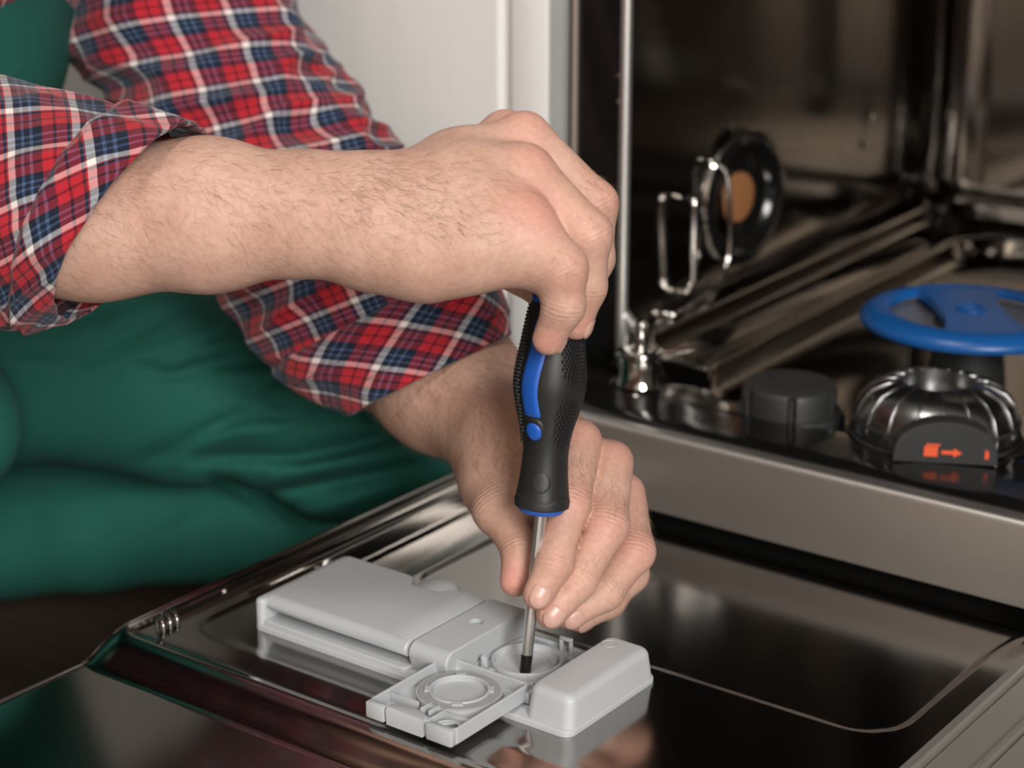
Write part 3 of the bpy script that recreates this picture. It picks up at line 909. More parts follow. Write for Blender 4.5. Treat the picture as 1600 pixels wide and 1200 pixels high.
# handle: lathe with softly lobed section; frame u faces the viewer
view = Vector(CAM) - S1
hu = (view - hax * view.dot(hax)).normalized()
hv = hax.cross(hu)                                           # to the right of the viewer or left
if hv.dot(Vector(RT)) < 0: hv = -hv
hprof = [(0.000, 0.0100), (0.0015, 0.0125), (0.005, 0.0134), (0.011, 0.0127), (0.020, 0.0117), (0.030, 0.0114), (0.040, 0.0126), (0.050, 0.0152), (0.058, 0.0170), (0.064, 0.0176), (0.072, 0.0171), (0.082, 0.0156), (0.092, 0.0142), (0.100, 0.0130), (0.106, 0.0118), (0.110, 0.0095), (0.112, 0.005)]
hs = np.array([h for h, r in hprof]); hr = np.array([r for h, r in hprof])
hprof_d = spline(np.array(hprof), 70)
def hrad(h):
    return float(np.interp(h, hprof_d[:, 0], hprof_d[:, 1]))
NH = 60
def hpoint(h, a, extra=0.0):
    r = hrad(h) * (1 + 0.035 * cos(3 * a)) + extra
    return S1 + hax * h + (hu * cos(a) + hv * sin(a)) * r
rings = [[tuple(hpoint(h, 2 * pi * k / NH)) for k in range(NH)] for h, _ in hprof_d]
hnd = loft_obj('handle', rings, M['rubber'], sd, sharp=50)
def patch(name, h0, h1, fc_, fw_, th, m, nh=26, na=8, parent=hnd):
    """raised pad on the handle: centre angle and half-width are functions of height"""
    V_, F_ = [], []
    for i in range(nh + 1):
        h = h0 + (h1 - h0) * i / nh
        for j in range(na + 1):
            s = -1 + 2 * j / na
            e = (1 - min(1, max(abs(s), 0) ** 8)) * (1 if 0 < i < nh else 0)
            V_.append(tuple(hpoint(h, fc_(h) + s * fw_(h), -0.0006 + th * e)))
    for i in range(nh):
        for j in range(na):
            a = i * (na + 1) + j
            F_.append([a, a + 1, a + na + 2, a + na + 1])
    return build(name, V_, F_, m, parent)
# blue inlay runs down the left front of the grip
ctr = lambda h: -0.42 - 0.25 * math.exp(-((h - 0.062) / 0.02) ** 2) + 0.12 * (h < 0)
def bw(h):
    r = hrad(h)
    return (0.0056 + 0.0006 * math.exp(-((h - 0.065) / 0.012) ** 2)) / r
patch('blue_inlay', 0.0475, 0.097, ctr, bw, 0.0016, M['bluegrip'])
# round blue dot with black surround under the inlay
def disc_patch(name, h0, a0, rad, th, m, n=24, nr=5):
    V_, F_ = [tuple(hpoint(h0, a0, th))], []
    for i in range(1, nr + 1):
        rr = rad * i / nr
        for k in range(n):
            q = 2 * pi * k / n
            h = h0 + rr * sin(q)
            a = a0 + rr * cos(q) / hrad(h0)
            V_.append(tuple(hpoint(h, a, th * math.sqrt(max(0, 1 - (i / nr) ** 4)) - (0.0006 if i == nr else 0))))
    for k in range(n):
        F_.append([0, 1 + k, 1 + (k + 1) % n])
    for i in range(nr - 1):
        for k in range(n):
            a = 1 + i * n + k; b = 1 + i * n + (k + 1) % n
            F_.append([a, a + n, b + n, b])
    return build(name, V_, F_, m, hnd)
disc_patch('dot_surround', 0.0425, ctr(0.0425) - 0.02, 0.0062, 0.0009, M['rubber'])
disc_patch('blue_dot', 0.0410, ctr(0.0425) - 0.02, 0.0050, 0.0019, M['bluegrip'])
disc_patch('thumb_flat', 0.0155, -0.10, 0.0058, 0.0004, M['darkplastic'])
# blue end cap
lathe('end_cap', [(0.0, 0.0), (0.0122, 0.0), (0.0124, 0.004), (0.0105, 0.009), (0.0, 0.011)], S1 + hax * 0.104, M['bluegrip'], sd, n=36, axis=hax)
# knurled pads: rows of little studs
def studs(name, h0, h1, a0, a1, step=0.0021, size=0.0010):
    V_, F_ = [], []
    base = [(1, 0, 0), (0.5, 0.87, 0), (-0.5, 0.87, 0), (-1, 0, 0), (-0.5, -0.87, 0), (0.5, -0.87, 0)]
    h, row = h0, 0
    while h <= h1:
        s = (h - h0) / (h1 - h0)
        half = (a1 - a0) / 2 * math.sqrt(max(0.05, 1 - (2 * s - 1) ** 4))
        mid = (a0 + a1) / 2
        a = mid - half + (0.5 * step / hrad(h) if row % 2 else 0)
        while a <= mid + half:
            p0 = hpoint(h, a, -0.0003)
            nrm = (hu * cos(a) + hv * sin(a)).normalized()
            tg_ = hax.cross(nrm)
            b = len(V_)
            for q in base: V_.append(tuple(p0 + (tg_ * q[0] + hax * q[1]) * size))
            for q in base: V_.append(tuple(p0 + (tg_ * q[0] + hax * q[1]) * size * 0.5 + nrm * 0.0015))
            for k in range(6):
                j = (k + 1) % 6
                F_.append([b + k, b + j, b + 6 + j, b + 6 + k])
            F_.append([b + 6 + k for k in range(6)])
            a += step / hrad(h)
        h += step * 0.87
        row += 1
    o = build(name, V_, F_, M['rubber'], hnd, smooth=False)
    o['kind'] = 'stuff'
    return o
studs('grip_studs', 0.066, 0.100, 0.30, 1.15)
studs('grip_studs', 0.033, 0.058, 0.28, 1.20)
studs('grip_studs', 0.034, 0.102, -1.95, -1.12)
studs('grip_studs', 0.040, 0.100, 2.5, 3.3)
lathe('knurl_band', [(0.0126, 0.0012), (0.0137, 0.0018), (0.0139, 0.005), (0.0132, 0.0075), (0.0125, 0.008)], S1, M['rubber'], sd, n=80, axis=hax, cap=False)

# ------------------------------------------------------------------ organic surfaces from distance fields
def cap_sd(Pts, a, ra, b, rb):
    ba = (b - a).astype(np.float32)
    pa = Pts - a.astype(np.float32)
    h = np.clip((pa @ ba) / float(ba @ ba + 1e-12), 0, 1)
    d = pa - h[..., None] * ba
    return np.sqrt((d * d).sum(-1)) - (ra + (rb - ra) * h)


def smin(a, b, k):
    h = np.maximum(k - np.abs(a - b), 0) / k
    return np.minimum(a, b) - h * h * k * 0.25


def surface_nets(val, o, h):
    nx, ny, nz = val.shape
    ins = val < 0
    c = np.zeros((nx - 1, ny - 1, nz - 1), dtype=np.int8)
    for i in (0, 1):
        for j in (0, 1):
            for k in (0, 1):
                c += ins[i:nx - 1 + i, j:ny - 1 + j, k:nz - 1 + k]
    act = (c > 0) & (c < 8)
    ijk = np.argwhere(act)
    ids = -np.ones(act.shape, dtype=np.int64)
    ids[act] = np.arange(len(ijk))
    acc = np.zeros((len(ijk), 3)); cnt = np.zeros(len(ijk))
    corners = [(0, 0, 0), (1, 0, 0), (0, 1, 0), (1, 1, 0), (0, 0, 1), (1, 0, 1), (0, 1, 1), (1, 1, 1)]
    edges = [(0, 1), (2, 3), (4, 5), (6, 7), (0, 2), (1, 3), (4, 6), (5, 7), (0, 4), (1, 5), (2, 6), (3, 7)]
    cv = [val[ijk[:, 0] + q[0], ijk[:, 1] + q[1], ijk[:, 2] + q[2]] for q in corners]
    for a, b in edges:
        va, vb = cv[a], cv[b]
        m = (va < 0) != (vb < 0)
        t = np.where(m, va / np.where(m, va - vb, 1), 0)
        pa, pb = np.array(corners[a], float), np.array(corners[b], float)
        acc += np.where(m[:, None], pa + t[:, None] * (pb - pa), 0)
        cnt += m
    verts = o + h * (ijk + acc / cnt[:, None])
    faces = []
    for axn in range(3):
        s0 = [slice(None)] * 3; s1 = [slice(None)] * 3
        s0[axn] = slice(0, -1); s1[axn] = slice(1, None)
        A, B = ins[tuple(s0)], ins[tuple(s1)]
        for flip in (False, True):
            e = np.argwhere((A & ~B) if not flip else (~A & B))
            u, v_ = (axn + 1) % 3, (axn + 2) % 3
            lim = np.array(act.shape)
            ok = (e[:, u] > 0) & (e[:, v_] > 0) & (e[:, u] < lim[u]) & (e[:, v_] < lim[v_])
            e = e[ok]
            q = []
            for du, dv in ((-1, -1), (0, -1), (0, 0), (-1, 0)):
                p = e.copy(); p[:, u] += du; p[:, v_] += dv
                q.append(ids[p[:, 0], p[:, 1], p[:, 2]])
            q = np.stack(q, -1)
            if flip: q = q[:, ::-1]
            faces.append(q)
    return verts, np.concatenate(faces)


def J(x, y, t, r_mm):
    return (loc_(x, y, t), r_mm / 1000.0)


def chain(Pts, joints, k=0.006):
    d = None
    for (a, ra), (b, rb) in zip(joints[:-1], joints[1:]):
        e = cap_sd(Pts, a, ra, b, rb)
        d = e if d is None else smin(d, e, k)
    return d


def hand_field(limb, fingers, kweb, h, flush_pts, pad=0.012, blend=0.022, creases=()):
    """limb: list of chains blended softly; fingers: list of (chain, web blend); returns verts (view axes), faces, flush"""
    allj = [j for c_ in limb for j in c_] + [j for c_ in fingers for j in c_]
    lo = np.min([p - r for p, r in allj], 0) - pad
    hi = np.max([p + r for p, r in allj], 0) + pad
    n = np.ceil((hi - lo) / h).astype(int) + 1
    gx, gy, gz = [(lo[i] + h * np.arange(n[i])).astype(np.float32) for i in range(3)]

    def sub(joints, margin):
        l2 = np.min([p - r for p, r in joints], 0) - margin
        h2 = np.max([p + r for p, r in joints], 0) + margin
        s = []
        for i, g in enumerate((gx, gy, gz)):
            a = int(max(0, np.floor((l2[i] - lo[i]) / h))); b = int(min(n[i], np.ceil((h2[i] - lo[i]) / h) + 1))
            s.append(slice(a, b))
        return tuple(s)

    def grid(s):
        G = np.meshgrid(gx[s[0]], gy[s[1]], gz[s[2]], indexing='ij')
        return np.stack(G, -1)
    base = np.full(tuple(n), 0.05, dtype=np.float32)
    for c_ in limb:
        for q in zip(c_[:-1], c_[1:]):
            s = sub(list(q), 0.03)
            G = grid(s)
            base[s] = smin(base[s], cap_sd(G, q[0][0], q[0][1], q[1][0], q[1][1]), blend)
    out = base.copy()
    for c_ in fingers:
        s = sub(c_, 0.015)
        G = grid(s)
        fd = chain(G, c_, 0.005)
        out[s] = np.minimum(out[s], smin(base[s], fd, kweb))
    for p, nrm, rad, dep in creases:
        pass
    v_, f_ = surface_nets(out, lo, h)
    fl = np.zeros(len(v_))
    for p, r, s in flush_pts:
        d_ = np.linalg.norm(v_ - p, axis=1)
        fl = np.maximum(fl, s * np.clip(1 - d_ / r, 0, 1) ** 0.8)
    return v_, f_, fl


def wrinkles(v, fingers):
    ws = np.zeros(len(v)); ww = np.zeros(len(v))
    for c_ in fingers:
        for k in (1, 2):
            p, r = c_[k]
            a = c_[k + 1][0] - c_[k - 1][0]
            a = a / np.linalg.norm(a)
            q = v - p
            s_ = q @ a
            rad = np.linalg.norm(q - s_[:, None] * a, axis=1)
            w_ = np.exp(-(s_ / (0.0058 if k == 1 else 0.0042)) ** 2) * (rad < r * 1.35) * (np.abs(s_) < 0.014)
            m = w_ > ww
            ws[m] = s_[m]; ww[m] = w_[m]
    return ws, ww


def relax(v, f, it, lam=0.5):
    e = np.concatenate([f[:, [0, 1]], f[:, [1, 2]], f[:, [2, 3]], f[:, [3, 0]]])
    for _ in range(it):
        acc = np.zeros_like(v); cnt = np.zeros(len(v))
        for q in range(3):
            acc[:, q] = np.bincount(e[:, 0], v[e[:, 1], q], len(v)) + np.bincount(e[:, 1], v[e[:, 0], q], len(v))
        cnt = np.bincount(e[:, 0], minlength=len(v)) + np.bincount(e[:, 1], minlength=len(v))
        v = v + lam * (acc / np.maximum(cnt, 1)[:, None] - v)
    return v


# ---- right hand and forearm (upper, nearer)
R_idx = [J(792, 207, .968, 11), J(890, 320, .985, 10), J(900, 400, .985, 8.8), J(893, 455, .978, 8)]
R_mid = [J(822, 214, .942, 11.6), J(930, 318, .944, 10.6), J(930, 405, .952, 9.0), J(911, 462, .957, 7.8)]
R_rng = [J(826, 270, .920, 12.0), J(918, 366, .917, 11.2), J(915, 448, .926, 9.6), J(900, 505, .933, 8.2)]
R_pky = [J(822, 348, .905, 12.6), J(878, 420, .899, 11.6), J(881, 478, .904, 9.4), J(857, 530, .914, 7.8)]
R_thm = [J(650, 375, .955, 14), J(740, 395, .970, 12), J(810, 424, .982, 10.3), J(868, 472, .984, 8.5)]
R_limb = [
    [J(-160, 318, .965, 34), J(150, 320, .945, 31.5), J(330, 316, .934, 28.5), J(480, 313, .925, 21), J(575, 312, .921, 19.5), J(650, 312, .925, 20)],
    [J(-160, 362, .955, 34), J(150, 364, .938, 30), J(330, 356, .928, 28), J(480, 354, .918, 21), J(575, 366, .914, 20), J(650, 385, .915, 21)],
    [J(575, 345, .920, 22), J(690, 330, .928, 23), J(775, 322, .928, 19)],
    [J(610, 325, .935, 15), J(710, 262, .952, 14.5), J(782, 218, .965, 11.0)],
    [J(610, 325, .925, 15), J(720, 266, .938, 14.5), J(812, 219, .942, 11.2)],
    [J(620, 335, .918, 17), J(735, 295, .920, 16), J(814, 272, .920, 12.0)],
    [J(620, 360, .912, 17), J(740, 338, .908, 16), J(806, 342, .905, 12.4)],
    [J(590, 388, .914, 17), J(670, 396, .907, 18.5), J(745, 390, .905, 16.5), J(800, 388, .905, 12)],
    [J(780, 375, .908, 13), J(838, 412, .908, 11.5)],
]
rfl = [(loc_(822, 196, .935), .020, .55), (loc_(836, 245, .912), .020, .6), (loc_(835, 325, .896), .026, .75), (loc_(795, 175, .962), .02, .5),
       (loc_(893, 425, .890), .018, .35), (loc_(930, 368, .908), .018, .35), (loc_(950, 318, .935), .018, .35), (loc_(852, 540, .905), .016, .75),
       (loc_(905, 505, .925), .016, .6), (loc_(800, 440, .93), .03, .35)]
rv, rf, rfl_a = hand_field(R_limb, [R_idx, R_mid, R_rng, R_pky, R_thm], 0.009, 0.0012, rfl, blend=0.015)
rv = relax(rv, rf, 3)
# ---- left hand and forearm (lower, farther)
L_idx = [J(905, 690, 1.000, 12), J(888, 785, .978, 10.8), J(866, 880, .966, 8.9), J(841, 929, .9635, 7.9)]
L_mid = [J(955, 722, 1.005, 11.8), J(948, 822, .984, 10.6), J(903, 908, .974, 9.0), J(861, 959, .970, 7.9)]
L_rng = [J(975, 772, 1.022, 11.5), J(990, 862, 1.000, 10.6), J(945, 925, .988, 9.0), J(891, 960, .982, 7.8)]
L_pky = [J(962, 815, 1.048, 10.5), J(984, 896, 1.026, 9.6), J(950, 940, 1.012, 8.3), J(905, 966, .999, 7.3)]
L_thm = [J(778, 748, 1.035, 14.5), J(779, 796, 1.010, 12), J(815, 860, .992, 9.6), J(805, 908, .986, 8.1)]
L_limb = [
    [J(470, 400, 1.24, 42), J(585, 515, 1.175, 42), J(690, 605, 1.115, 35), J(772, 690, 1.055, 21), J(800, 720, 1.04, 20)],
    [J(500, 385, 1.24, 42), J(640, 520, 1.170, 40), J(725, 600, 1.110, 31), J(800, 675, 1.050, 19), J(830, 705, 1.03, 18)],
    [J(800, 690, 1.045, 19), J(855, 688, 1.022, 15), J(888, 696, 1.008, 11)],
    [J(800, 700, 1.045, 19), J(880, 718, 1.028, 15), J(930, 728, 1.015, 10.5)],
    [J(800, 710, 1.050, 19), J(900, 752, 1.038, 15), J(950, 772, 1.030, 10.5)],
    [J(800, 720, 1.055, 19), J(890, 780, 1.056, 15), J(940, 812, 1.054, 10)],
    [J(785, 720, 1.045, 17), J(778, 760, 1.030, 14.5), J(780, 796, 1.010, 12)],
    [J(795, 740, 1.030, 13), J(830, 770, 1.016, 11.5), J(870, 745, 1.012, 11)],
]
lfl = [(loc_(805, 910, .978), .017, 1.0), (loc_(842, 945, .956), .015, .55), (loc_(860, 972, .962), .015, .6), (loc_(900, 780, .968), .022, .5), (loc_(955, 822, .974), .022, .5),
       (loc_(1000, 862, .992), .022, .5), (loc_(915, 662, .99), .022, .5), (loc_(968, 695, .996), .022, .5), (loc_(1000, 760, 1.012), .02, .45), (loc_(903, 975, .99), .014, .5), (loc_(893, 970, .975), .014, .5),
       (loc_(903, 908, .966), .014, .35), (loc_(866, 880, .958), .014, .3)]
lv, lf, lfl_a = hand_field(L_limb, [L_idx, L_mid, L_rng, L_pky, L_thm], 0.006, 0.0012, lfl, blend=0.018)
lv = relax(lv, lf, 3)
wr = [wrinkles(rv, [R_idx, R_mid, R_rng, R_pky]), wrinkles(lv, [L_idx, L_mid, L_rng, L_pky, L_thm])]

person = thing('person', tuple(Vector(at(-150, 500, 1.28)) * 1.0), 'person in green overalls and red plaid shirt kneeling with a screwdriver', 'person')
person.location.z = 0.0

# upper body, neck and head (coarser field, mostly under the clothes)
def blob(prims, h, k, pad=0.03, disp=None):
    lo = np.min([np.minimum(a - ra, b - rb) for a, ra, b, rb in prims], 0) - pad
    hi = np.max([np.maximum(a + ra, b + rb) for a, ra, b, rb in prims], 0) + pad
    n = np.ceil((hi - lo) / h).astype(int) + 1
    G = np.stack(np.meshgrid(*[(lo[i] + h * np.arange(n[i])).astype(np.float32) for i in range(3)], indexing='ij'), -1)
    d = None
    for a, ra, b, rb in prims:
        e = cap_sd(G, a, ra, b, rb)
        d = e if d is None else smin(d, e, k)
    if disp is not None: d = disp(G, d)
    return surface_nets(d, lo, h)


def seg(p, q):
    return (loc_(*p[:3]), p[3], loc_(*q[:3]), q[3])


HEAD = loc_(60, -640, 1.10)
def hp(dx, dy, dz, r):           # head-local: dx toward where the face looks (right), dy up, dz away
    return (HEAD + np.array([dx, dy, dz]), r)
def hs_(a, b): return (a[0], a[1], b[0], b[1])
bodyprims = [seg((-330, 420, 1.30, .13), (-240, 0, 1.20, .12)), seg((-240, 0, 1.20, .12), (-150, -250, 1.15, .11)),
             seg((-150, -250, 1.15, .105), (180, -230, 1.28, .07)), seg((-150, -250, 1.15, .10), (-260, -170, 1.04, .07)),
             seg((-260, -170, 1.04, .05), (-290, 300, 1.005, .042)), seg((-290, 300, 1.005, .042), (-170, 335, .965, .034)), seg((180, -230, 1.28, .06), (470, 390, 1.24, .048)),
             seg((-20, -330, 1.14, .062), (30, -520, 1.11, .055)),
             hs_(hp(-.015, .035, 0, .082), hp(.025, .03, 0, .074)), hs_(hp(.02, -.03, 0, .062), hp(.045, -.075, 0, .036)),
             hs_(hp(.092, -.0, 0, .010), hp(.104, -.03, 0, .013)), hs_(hp(.085, -.055, -.012, .010), hp(.085, -.055, .012, .010)),
             hs_(hp(-.005, .0, -.078, .014), hp(-.012, -.03, -.078, .010)), hs_(hp(-.005, .0, .078, .014), hp(-.012, -.03, .078, .010)),
             hs_(hp(.083, .018, -.03, .012), hp(.083, .018, .03, .012))]
bv, bf = blob(bodyprims, 0.010, 0.03)
bv = relax(bv, bf, 2)
nR, nL = len(rv), len(lv)
allv = np.concatenate([to_world(rv), to_world(lv), to_world(bv)])
allf = np.concatenate([rf, lf + nR, bf + nR + nL])
flush = np.concatenate([rfl_a, lfl_a, np.full(len(bv), 0.1)])
body = build('body', allv, allf.tolist(), M['skin'], person, attr={'flush': flush, 'fold_at': np.concatenate([wr[0][0], wr[1][0], np.zeros(len(bv))]), 'fold_amount': np.concatenate([wr[0][1] * 0.38, wr[1][1] * 0.7, np.zeros(len(bv))])})
for s in (-1, 1):
    p = to_world(hp(.078, .002, .030 * s, 0)[0])
    lathe('eye', [(0, -.011), (.007, -.008), (.011, 0), (.009, .006), (.005, .0095), (0, .0105)], p, M['eye'], person, n=16, axis=tuple(RT))
hv_, hf_ = blob([hs_(hp(-.03, .055, 0, .082), hp(.02, .065, 0, .074)), hs_(hp(-.045, .0, 0, .068), hp(-.05, -.03, 0, .055))], 0.010, 0.03)
rg = np.random.default_rng(3)
hw = to_world(hv_) + rg.normal(0, 0.0015, hv_.shape)
build('head_hair', hw, hf_.tolist(), M['hair'], person)

# ---- fingernails
def nail(tipj, prevj, nd, wid, l0, l1, r_extra=0.0006):
    (p, r), (q, _) = tipj, prevj
    d = (p - q); d = d / np.linalg.norm(d)
    nn = np.array(nd, float); nn = nn - d * (nn @ d); nn /= np.linalg.norm(nn)
    b = np.cross(d, nn)
    V_, F_ = [], []
    nu, nv = 12, 10
    for i in range(nu + 1):
        s = l0 + (l1 - l0) * i / nu
        u = i / nu
        ww = wid * (1 - 0.25 * max(0, (u - .75) / .25) ** 2) * (0.80 + 0.2 * min(1, u / .25))
        for j in range(nv + 1):
            w_ = -1 + 2 * j / nv
            a = w_ * ww
            s2 = s - 0.0016 * w_ * w_ * (-0.5 + 1.5 * u)
            drop = 0.0 if s2 < 0 else (r - math.sqrt(max(r * r * 0.30, r * r - s2 * s2))) * 0.75
            edge = -0.0011 if (i in (0,) or j in (0, nv)) else 0.0
            rr = r + r_extra - drop + edge
            V_.append(p + d * s2 + nn * rr * math.cos(a) + b * rr * math.sin(a))
    for i in range(nu):
        for j in range(nv):
            k = i * (nv + 1) + j
            F_.append([k, k + 1, k + nv + 2, k + nv + 1])
    return build('fingernail', to_world(np.array(V_)), F_, M['nail'], person)
nail(L_idx[3], L_idx[2], (.10, -.10, -1), 0.80, -0.0050, 0.0068)
nail(L_mid[3], L_mid[2], (.10, -.25, -1), 0.80, -0.0050, 0.0068)
nail(L_rng[3], L_rng[2], (.10, -.55, -1), 0.80, -0.0048, 0.0065)
nail(L_pky[3], L_pky[2], (.10, -.75, -1), 0.80, -0.0045, 0.0060)
nail(R_rng[3], R_rng[2], (1, .2, -.3), 0.8, -0.0048, 0.0062)
nail(R_pky[3], R_pky[2], (1, -.5, .6), 0.8, -0.0045, 0.0060)

# ---- body hair on forearms, back of the hands and finger backs
def hairs(vloc, faces, regions, seed):
    """regions: (count, center fn test, direction in view axes, length range)"""
    rs = np.random.default_rng(seed)
    fc_ = vloc[faces].mean(1)
    nn = np.cross(vloc[faces[:, 2]] - vloc[faces[:, 0]], vloc[faces[:, 3]] - vloc[faces[:, 1]])
    ar = np.linalg.norm(nn, axis=1)
    nn = nn / np.maximum(ar, 1e-12)[:, None]
    sx = 800 + F_PX * fc_[:, 0] / fc_[:, 2]
    sy = 600 - F_PX * fc_[:, 1] / fc_[:, 2]
    Vs, Fs = [], []
    base = 0
    for cnt, wfn, dr, (l0, l1) in regions:
        wgt = wfn(sx, sy) * ar * np.clip(0.15 - nn[:, 2] , 0, 1)
        if wgt.sum() <= 0: continue
        pick = rs.choice(len(fc_), cnt, p=wgt / wgt.sum())
        for k in pick:
            p = fc_[k] + rs.normal(0, .0006, 3) * np.array([1, 1, 0])
            n_ = nn[k]
            d = np.array(dr, float) + rs.normal(0, .33, 3)
            d = d - n_ * (d @ n_); d /= np.linalg.norm(d) + 1e-9
            L_ = rs.uniform(l0, l1)
            cr = np.cross(n_, d)
            bend = rs.normal(0, .25)
            pts = []
            for s in (0, .35, .7, 1.0):
                pts.append(p + d * L_ * s + n_ * (L_ * (0.30 * s - 0.16 * s * s)) + cr * L_ * bend * s * s - n_ * 0.0003 * (s == 0))
            for m_, q in enumerate(pts):
                rad = 0.000042 * (1 - 0.75 * m_ / 3)
                for a in (0, 2.094, 4.188):
                    Vs.append(q + rad * (n_ * math.cos(a) + cr * math.sin(a)))
            for m_ in range(3):
                for a in range(3):
                    b_ = (a + 1) % 3
                    Fs.append([base + m_ * 3 + a, base + m_ * 3 + b_, base + m_ * 3 + 3 + b_, base + m_ * 3 + 3 + a])
            base += 12
    return np.array(Vs), Fs
box_w = lambda x0, x1, y0, y1: (lambda x, y: ((x > x0) & (x < x1) & (y > y0) & (y < y1)).astype(float))
g2d = lambda cx_, cy_, sx_, sy_: (lambda x, y: np.maximum(0, np.exp(-((x - cx_) / sx_) ** 2 - ((y - cy_) / sy_) ** 2) - 0.05))
hv1, hf1 = hairs(rv, rf, [
    (1050, lambda x, y: box_w(90, 620, 200, 470)(x, y) * (0.25 + 0.75 * np.exp(-((y - 270) / 90) ** 2)), (.75, -.55, 0), (.007, .013)),
    (620, g2d(640, 300, 130, 60), (.8, -.45, 0), (.005, .009)),
    (120, g2d(700, 355, 70, 25), (.8, -.45, 0), (.005, .009)),
    (70, g2d(928, 345, 20, 28), (.5, -.8, 0), (.004, .007)), (60, g2d(880, 392, 18, 28), (.5, -.8, 0), (.004, .007)),
    (40, g2d(930, 280, 30, 25), (.6, -.7, 0), (.004, .007))], 5)
hv2, hf2 = hairs(lv, lf, [
    (1200, lambda x, y: box_w(555, 830, 500, 740)(x, y), (.55, -.75, -.3), (.008, .015)),
    (130, g2d(905, 725, 25, 30), (-.2, -.95, 0), (.004, .008)),
    (130, g2d(965, 775, 18, 32), (-.1, -.95, 0), (.004, .008)),
    (80, g2d(1010, 810, 12, 35), (-.1, -.95, 0), (.004, .008)),
    (30, g2d(925, 875, 18, 15), (-.7, -.7, 0), (.003, .006)), (30, g2d(965, 915, 22, 12), (-.8, -.5, 0), (.003, .006))], 8)
hh = build('arm_hair', to_world(np.concatenate([hv1, hv2])), hf1 + [[i + len(hv1) for i in q] for q in hf2], M['hair'], person, smooth=False)
tag(hh, kind='stuff')

# ------------------------------------------------------------------ clothes
def sleeve(name, rings, nu, nv, m, parent, folds, uvrot=0.0, lip=True, thick=0.0, u_off=0.0, v_range=(0, 1)):
    """rings: (cx, cy, t, Ux, Uy, depth half-width, Vx, Vy)"""
    R_ = []
    for cx_, cy_, t, ux, uy, V_, vx, vy in rings:
        c0 = loc_(cx_, cy_, t)
        U = loc_(cx_ + ux, cy_ + uy, t) - c0
        W = np.array([vx * t / F_PX, -vy * t / F_PX, V_])
        R_.append(np.concatenate([c0, U, W]))
    S = spline(R_, 400)
    LL = np.concatenate([[0], np.cumsum(np.linalg.norm(np.diff(S[:, :3], axis=0), axis=1))])
    a, b = int(v_range[0] * 399), int(v_range[1] * 399)
    pick = np.linspace(a, b, nv).astype(int)
    S = S[pick]
    Vv, UV = [], []
    L_ = 0.0
    per = 2 * pi * np.mean([(np.linalg.norm(s[3:6]) + np.linalg.norm(s[6:9])) / 2 for s in S])
    grid = np.zeros((nv, nu + 1, 3)); uvs = np.zeros((nv, nu + 1, 2))
    for i, s in enumerate(S):
        L_ = LL[pick[i]]
        sv_ = pick[i] / 399.0
        ease = min(1.0, (i / (nv - 1)) / 0.12) if thick else 0.0
        for j in range(nu + 1):
            th = 2 * pi * j / nu
            rad = s[3:6] * math.cos(th) + s[6:9] * math.sin(th)
            u_ = per * j / nu
            rn = np.linalg.norm(rad)
            dd = folds(th, L_, sv_) + thick * ease
            grid[i, j] = s[:3] + rad * (1 + dd / rn)
            uvs[i, j] = (u_ + u_off, L_)
    if lip:
        inner = []
        last, prev = grid[-1], grid[-4]
        dirv = (last - prev); dirv /= np.maximum(np.linalg.norm(dirv, axis=1, keepdims=True), 1e-9)
        ctr_ = S[-1][:3]
        toc = ctr_ - last; toc /= np.linalg.norm(toc, axis=1, keepdims=True)
        ext, euv = [], []
        for fwd, inn in ((0.0014, 0.0006), (0.0018, 0.0018), (0.0010, 0.0030), (-0.003, 0.0040), (-0.007, 0.0055), (-0.010, 0.0090)):
            ext.append(last + dirv * fwd + toc * inn)
            e = uvs[-1].copy(); e[:, 1] += abs(fwd) + inn; euv.append(e)
        grid = np.concatenate([grid, np.array(ext)]); uvs = np.concatenate([uvs, np.array(euv)])
    NV = grid.shape[0]
    V_ = to_world(grid.reshape(-1, 3))
    Fc = []
    for i in range(NV - 1):
        for j in range(nu):
            k = i * (nu + 1) + j
            Fc.append([k, k + 1, k + nu + 2, k + nu + 1])
    return build(name, V_, Fc, m, parent, uv=uvs.reshape(-1, 2))


def ridged(x, y, z=0.0):
    return 1.0 - 2.0 * abs(noise.noise((x, y, z)))


def cyl(th, k):
    return k * math.cos(th), k * math.sin(th)


def near_folds(th, L, s):
    cx_, cy_ = cyl(th, 1.0)
    a = ridged(cx_ * 1.6 + L * 14, cy_ * 1.6 - L * 9, 2.0) * 0.0062
    a += ridged(cx_ * 3.2 - L * 18, cy_ * 3.2 + L * 16, 5.0) * 0.0034
    a += noise.noise((cx_ * 6, cy_ * 6, L * 60)) * 0.0010
    return a * (1.0 - 0.45 * s)


def far_folds(th, L, s):
    cx_, cy_ = cyl(th, 1.0)
    bend = math.exp(-((s - 0.56) / 0.2) ** 2)
    a = ridged(cx_ * 1.1 + L * 7, cy_ * 1.1 + L * 10, 11.0) * 0.0062
    a += ridged(cx_ * 1.2, cy_ * 1.2 + L * 3, L * 34) * (0.0040 + 0.0065 * bend)
    a += noise.noise((cx_ * 5, cy_ * 5, L * 50)) * 0.0012
    return a * (1.0 - 0.4 * max(0, s - .8) / .2)


